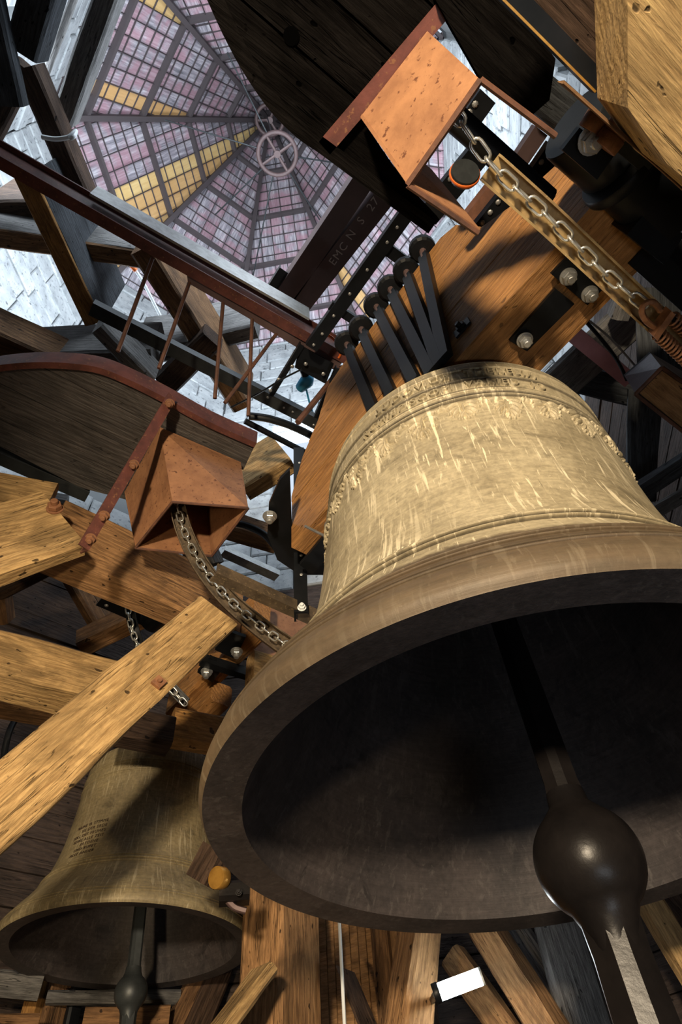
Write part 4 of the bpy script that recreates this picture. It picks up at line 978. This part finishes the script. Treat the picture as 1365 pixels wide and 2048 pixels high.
post('timber_post', 'dark post in the gap behind the reddish knotted strut', W_DARK, 815, 1950, 5.6, ZF, 3.2, 0.2, 0.3, 0)
# tube light
tl_ = thing('tube_light', 'glowing white fluorescent tube light among the struts at the bottom', 'lamp', PD(920, 1968, 4.45))
EM = plain('tube_glow', (0.86, 0.95, 1.0), 0.4, 0, 42.0)
cyl('tube', PD(880, 1984, 4.45), PD(962, 1953, 4.45), 0.042, EM, tl_, 20); cyl('end_cap', PD(868, 1989, 4.45), PD(880, 1984, 4.45), 0.05, BLACK, tl_, 16)
cable('bracket_arm', '', BLACK, [PD(872, 1988, 4.45), PD(868, 1995, 4.6), PD(866, 2000, 4.75)], 0.02, parent=tl_)
cyl('end_cap', PD(962, 1953, 4.45), PD(966, 1951.5, 4.45), 0.044, WHITE, tl_, 16)
# bottom left clutter under the small bell
beam('sill_timber', 'grey sill timber under the left side of the small bell rim', W_GREY, (-60, 1988, 0, 5.9), (75, 2000, 0, 5.9), 0.16, 0.1)
beam('sill_timber', 'grey sill timber right of the small clapper ball', W_GREY, (90, 2006, 0, 6.1), (360, 2006, 0, 6.1), 0.09, 0.1)
post('timber_post', 'yellow post below the small bell', W_GOLD, 64, 2020, 6.0, ZF, 1.7, 0.12, 0.12, 0)
post('timber_post', 'brown board post right of the yellow post', W_BROWN, 92, 2020, 6.0, ZF, 1.7, 0.05, 0.26, 0)
post('timber_post', 'black square post left of the small clapper', BLACK, 140, 2020, 6.05, ZF, 1.7, 0.06, 0.12, 0)
beam('back_board', 'brown board low behind the small clapper ball', W_BROWN, (150, 2120, 0, 5.8), (330, 2115, 0, 5.8), (240, 2012), 0.05, c=0.01)
beam('back_strut', 'slanting brown strut right of the small clapper', W_BROWN, (345, 2120, 0, 6.0), (425, 1940, 0, 6.25), 0.14, 0.12)
beam('back_strut', 'dark slanting strut near the foot brace', W_DARK, (400, 2120, 0, 6.05), (470, 1940, 0, 6.3), 0.2, 0.14)
beam('back_board', 'dim brown board at the lower left corner', W_BROWN, (-60, 2110, 0, 5.7), (62, 2110, 0, 5.7), (0, 2025), 0.05, c=0.01)

# ------------------------------------------------------------------ upper left frame timbers
u1 = beam('rafter_timber', 'pale whitewashed timber sloping down from the top edge beside the roof', W_GREY, (262, -70, 7.7), (142, 258, 7.7), (252, 0), (180, 0), amp=0.01)
u2 = beam('strut_timber', 'dark timber with a white cable tied around it, upper left', W_DARK, (68, 130, 7.3), (182, 398, 7.3), (150, 268), (85, 275), amp=0.01)
cable('cable_tie', 'white cable tied around the dark upper left timber', WHITE, [P(84, 274, 7.2), P(110, 278, 7.18), P(135, 275, 7.2), P(148, 266, 7.25), P(152, 262, 7.3), P(148, 272, 7.2), P(140, 277, 7.19)], 0.022)
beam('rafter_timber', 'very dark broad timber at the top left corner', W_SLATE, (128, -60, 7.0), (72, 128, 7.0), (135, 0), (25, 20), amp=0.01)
beam('rafter_timber', 'thin grey plank between the dark corner timber and the pale one', W_GREY, (175, -60, 8.2), (98, 150, 8.2), 0.08, (130, 15))
beam('rafter_timber', 'grey timber running down the left border at the top', W_SLATE, (-10, -30, 6.8), (45, 215, 6.8), 0.2, 0.35)
beam('strut_timber', 'dark timber crossing behind the cable-tied strut at the left border', W_DARK, (-30, 330, 7.6), (65, 150, 7.6), 0.22, 0.2)
beam('frame_beam', 'brown timber with a grey top crossing left behind the dark strut', W_GREY, (-60, 447, 7.1), (285, 500, 7.1), (0, 410), 0.02, amp=0.008)
beam('frame_beam', 'brown lower half of the crossing timber at the left', W_BROWN, (-60, 450, 7.08), (282, 502, 7.08), 0.06, (0, 497), amp=0.01)
beam('strut_timber', 'dark blue-grey strut with a golden underside above the left wall', W_SLATE, (68, 345, 6.6), (207, 645, 6.6), (235, 530), 0.03, amp=0.01)
beam('strut_lit_face', 'underside of the dark blue-grey strut, lamplight put into its golden brown', W_GOLD, (66, 348, 6.57), (204, 645, 6.57), 0.03, (146, 602), amp=0.01)  # thin golden slab paints the lamplit underside of the strut
beam('strut_timber', 'long brown and grey strut passing behind the hanger rods', W_BROWN, (300, 490, 6.4), (500, 812, 6.4), (420, 600), 0.22, amp=0.012)
beam('frame_beam', 'grey squared beam end behind the hanger rods', W_GREY, (262, 700, 6.7), (405, 682, 6.7), (330, 628), 0.2, amp=0.012)
beam('frame_beam', 'blue-grey beam stub beside the long red beam', W_GREY, (405, 672, 6.9), (508, 648, 6.9), (450, 598), 0.2)
beam('frame_beam', 'dark grey cracked beam behind the platform rim', W_GREY, (40, 712, 6.0), (300, 700, 6.0), (190, 648), 0.2, bow=0.03)
beam('frame_beam', 'grey plank end hanging over the platform rim', W_GREY, (205, 650, 5.7), (310, 760, 5.7), (260, 660), 0.15)
beam('frame_beam', 'red-brown beam at the left border over the platform', W_BROWN, (-60, 640, 5.9), (135, 728, 5.9), (0, 612), 0.3)
beam('frame_beam', 'dark brown beam in the gap between rods and rim', W_DARK, (310, 760, 6.2), (405, 665, 6.2), 0.25, 0.25)
beam('frame_beam', 'dark timber at the upper left border behind the red beam', W_DARK, (-40, 400, 7.6), (90, 400, 7.6), (0, 350), 0.2)
cd_ = cable('conduit', 'white conduit pipe bent along the stone wall', WHITE, [P(205, 514, 8.2), P(238, 517, 8.2), P(262, 532, 8.2), P(285, 562, 8.2), P(330, 650, 8.2)], 0.02, 'conduit')
cable('pipe_clip', '', ORANGE, [P(263, 531, 8.18), P(272, 541, 8.18)], 0.03, parent=cd_)

# ------------------------------------------------------------------ small things near the bracket
bo = thing('blue_lamp', 'small blue glass lamp hanging below the bracket', 'lamp', P(612, 756, 6.0))
pb = P(612, 764, 6.0); rt = (P(612, 735, 6.0) - pb).normalized()
x, y, z = ax(UP)
o = MB().lathe([(0.001, -0.12), (0.055, -0.11), (0.065, -0.05), (0.075, 0.03), (0.05, 0.08), (0.03, 0.10), (0.001, 0.10)], 18).build('glass_body', BLUE, bo, Matrix.Translation(pb) @ Vector((0, -1, -0.3)).to_track_quat('Z', 'Y').to_matrix().to_4x4()); chamfer_smooth(o, 50)
cable('cord', '', BLUE, [P(613, 780, 6.0), P(618, 800, 6.0), P(626, 826, 6.0)], 0.012, parent=bo); cyl('cap', P(612, 750, 6.0), P(609, 738, 6.0), 0.05, BLACK, bo, 12)
cable('orange_cable', 'orange cable loop by the top of the bracket', ORANGE, [P(640, 668, 5.2), P(660, 672, 5.2), P(676, 688, 5.2), P(682, 705, 5.2), P(678, 716, 5.2)], 0.012)
cable('orange_cable', 'orange cable bent against the headstock edge', ORANGE, [P(672, 803, 4.3), P(655, 825, 4.3), P(646, 838, 4.3), P(646, 848, 4.3)], 0.010)
cable('black_cable', 'thin black cable slung between the rods and the bracket', BLACK, [P(462, 815, 5.0), P(520, 785, 5.0), P(565, 758, 5.0), P(605, 738, 5.0)], 0.008)

# ------------------------------------------------------------------ top right timbers and machinery
beam('frame_timber', 'brown hewn timber sloping across the top right corner', W_DARK, (1000, -40, 2.25), (1640, 630, 2.25), 0.06, (1290, 60), amp=0.006)
slab('timber_block', 'large golden hewn timber block in the top right corner', W_END, [(1255, -260), (1800, -260), (1800, 730), (1365, 352), (1335, 328), (1257, 216)], 1.95, 0.22)
ed = steel('edge_angle', 'dark steel angle with its lit edge painted as a thin bright strip beside the corner timber', BLACK, (985, -20, 2.2), (1192, 187, 2.2), 0.045, 0.05, 'L', 0.005)
steel('lit_edge', '', BRASS, (984, -21, 2.195), (1191, 186, 2.195), 0.006, 0.006, 'B', parent=ed)  # brass-toned strip paints the lit edge of the angle
beam('edge_timber', 'narrow golden-brown timber edge below the golden block', W_BROWN, (1128, 165, 2.12), (1640, 621, 2.12), 0.05, (1210, 232), c=0.012)
slab('shade_board', 'black board standing in for the dark void between the orange hood and the corner timber', W_BLACKB, [(872, 0), (900, -60), (985, -60), (1112, 118), (1100, 200), (1060, 235), (962, 158)], 2.5, 0.05, cat='board')  # near-black board fills the dark void, its shade put into the colour
for i, (a0, a1, z_, m_, w_, lb) in enumerate((((962, 178), (905, 260), 3.6, BLACK, 0.10, 'upper black bar seen through the orange hood opening'), ((1072, 252), (985, 382), 4.0, BROWNST, 0.09, 'brown bar behind the dark pipe'), ((1100, 285), (1025, 395), 3.9, BLACK, 0.12, 'black bar right of the brown bar behind the pipe'), ((1015, 368), (935, 470), 3.9, BLACK, 0.11, 'bolted black bar between the orange hood and the headstock'), ((1000, 345), (925, 440), 3.4, RUSTD, 0.05, 'thin rusty bar below the chain behind the hood'), ((950, 285), (840, 420), 4.2, BLACK, 0.14, 'wide black bolted bar behind the orange hood'))):
    bb = steel('frame_bar', lb, m_, (*a0, z_), (*a1, z_), 0.07, w_, 'L', 0.01, cat='bar')
    if m_ is BLACK:
        for t_ in (0.3, 0.5, 0.7): rivet(P(a0[0] + (a1[0] - a0[0]) * t_ + 6, a0[1] + (a1[1] - a0[1]) * t_ + 6, z_ - 0.004), (0, 0, -1), 0.016, bb)
gt = thing('pulley', 'small round pulley with an orange rim glimpsed through the hood', 'pulley', P(930, 340, 4.1))
pq = P(932, 342, 3.6); cyl('disc', pq, pq + Vector((0.02, 0.03, 0.03)), 0.075, IRONG, gt, 24); cyl('rim', pq + Vector((0.006, 0.009, 0.009)), pq + Vector((0.014, 0.02, 0.02)), 0.082, ORANGE, gt, 24)
beam('back_timber', 'dark cross timber behind the black bars, upper right', W_SLATE, (1040, 205, 3.4), (1200, 330, 3.4), 0.2, 0.16)
beam('back_timber', 'grey timber scrap lit between the black bars at upper right', W_GREY, (1075, 200, 3.8), (1130, 240, 3.8), 0.16, 0.1)
steel('lower_channel', 'black steel channel parallel to the chain guide at the right border', BLACK, (1258, 528, 2.75), (1700, 920, 2.75), 0.06, 0.12, 'U', 0.01)
steel('lower_channel', 'second black channel near the right border above the spring', BLACK, (1300, 490, 3.0), (1700, 857, 3.0), 0.08, 0.10, 'U', 0.01)

# ------------------------------------------------------------------ right side behind the big bell
beam('side_beam', 'grey beam running up beside the headstock on the right', W_GREY, (1050, 800, 4.1), (1262, 598, 4.1), 0.10, 0.30, amp=0.01)
beam('side_beam', 'blue-grey shaped bracket timber under the pink pipe', W_SLATE, (1160, 735, 4.3), (1290, 768, 4.3), 0.12, 0.22, amp=0.02)
beam('side_strut', 'dark strut right of the pink pipe running to the chain spring', W_SLATE, (1282, 760, 3.5), (1278, 575, 3.85), 0.05, 0.28, amp=0.02)
beam('side_strut', 'upright-looking grey strut below the dark box at the right', W_SLATE, (1252, 1010, 3.9), (1262, 780, 4.2), 0.08, 0.26, amp=0.02)
beam('side_beam', 'pale stub of timber under the chain guide', W_GREY, (1228, 640, 3.9), (1245, 595, 3.9), 0.14, 0.12)
beam('side_beam', 'dark beam along the bell edge near the right border', W_SLATE, (1265, 985, 3.6), (1420, 885, 3.6), 0.1, 0.16)
beam('side_beam', 'grey lower beam at the right border above the bell flank', W_GREY, (1300, 1020, 3.7), (1430, 945, 3.7), 0.05, 0.14)
steel('pink_pipe', 'faded pink painted steel flat running to the dark box', PINK, (1155, 652, 3.7), (1275, 752, 3.7), 0.05, 0.10, 'B')
cable('cables', 'bundle of thin dark cables along the pink steel', BLACK, [P(1170, 640, 3.6), P(1205, 680, 3.6), P(1235, 720, 3.6), P(1255, 760, 3.6)], 0.012)
cable('cables', 'pale wire above the pink steel', ZINC, [P(1175, 638, 3.6), P(1225, 680, 3.6), P(1280, 742, 3.6)], 0.007)
hood('dark_box', 'dark sheet metal box with a dusty golden face at the right border', [(1272, 788), (1325, 735), (1420, 800), (1420, 905)], 2.75, [(1250, 752), (1302, 706), (1395, 760), (1400, 870)], 3.05, IRON, RUSTD)
slab('dusty_panel', '', W_TAN, [(1274, 788), (1323, 738), (1418, 803), (1418, 900)], 2.76, 0.015, parent=bpy.data.objects['dark_box'])
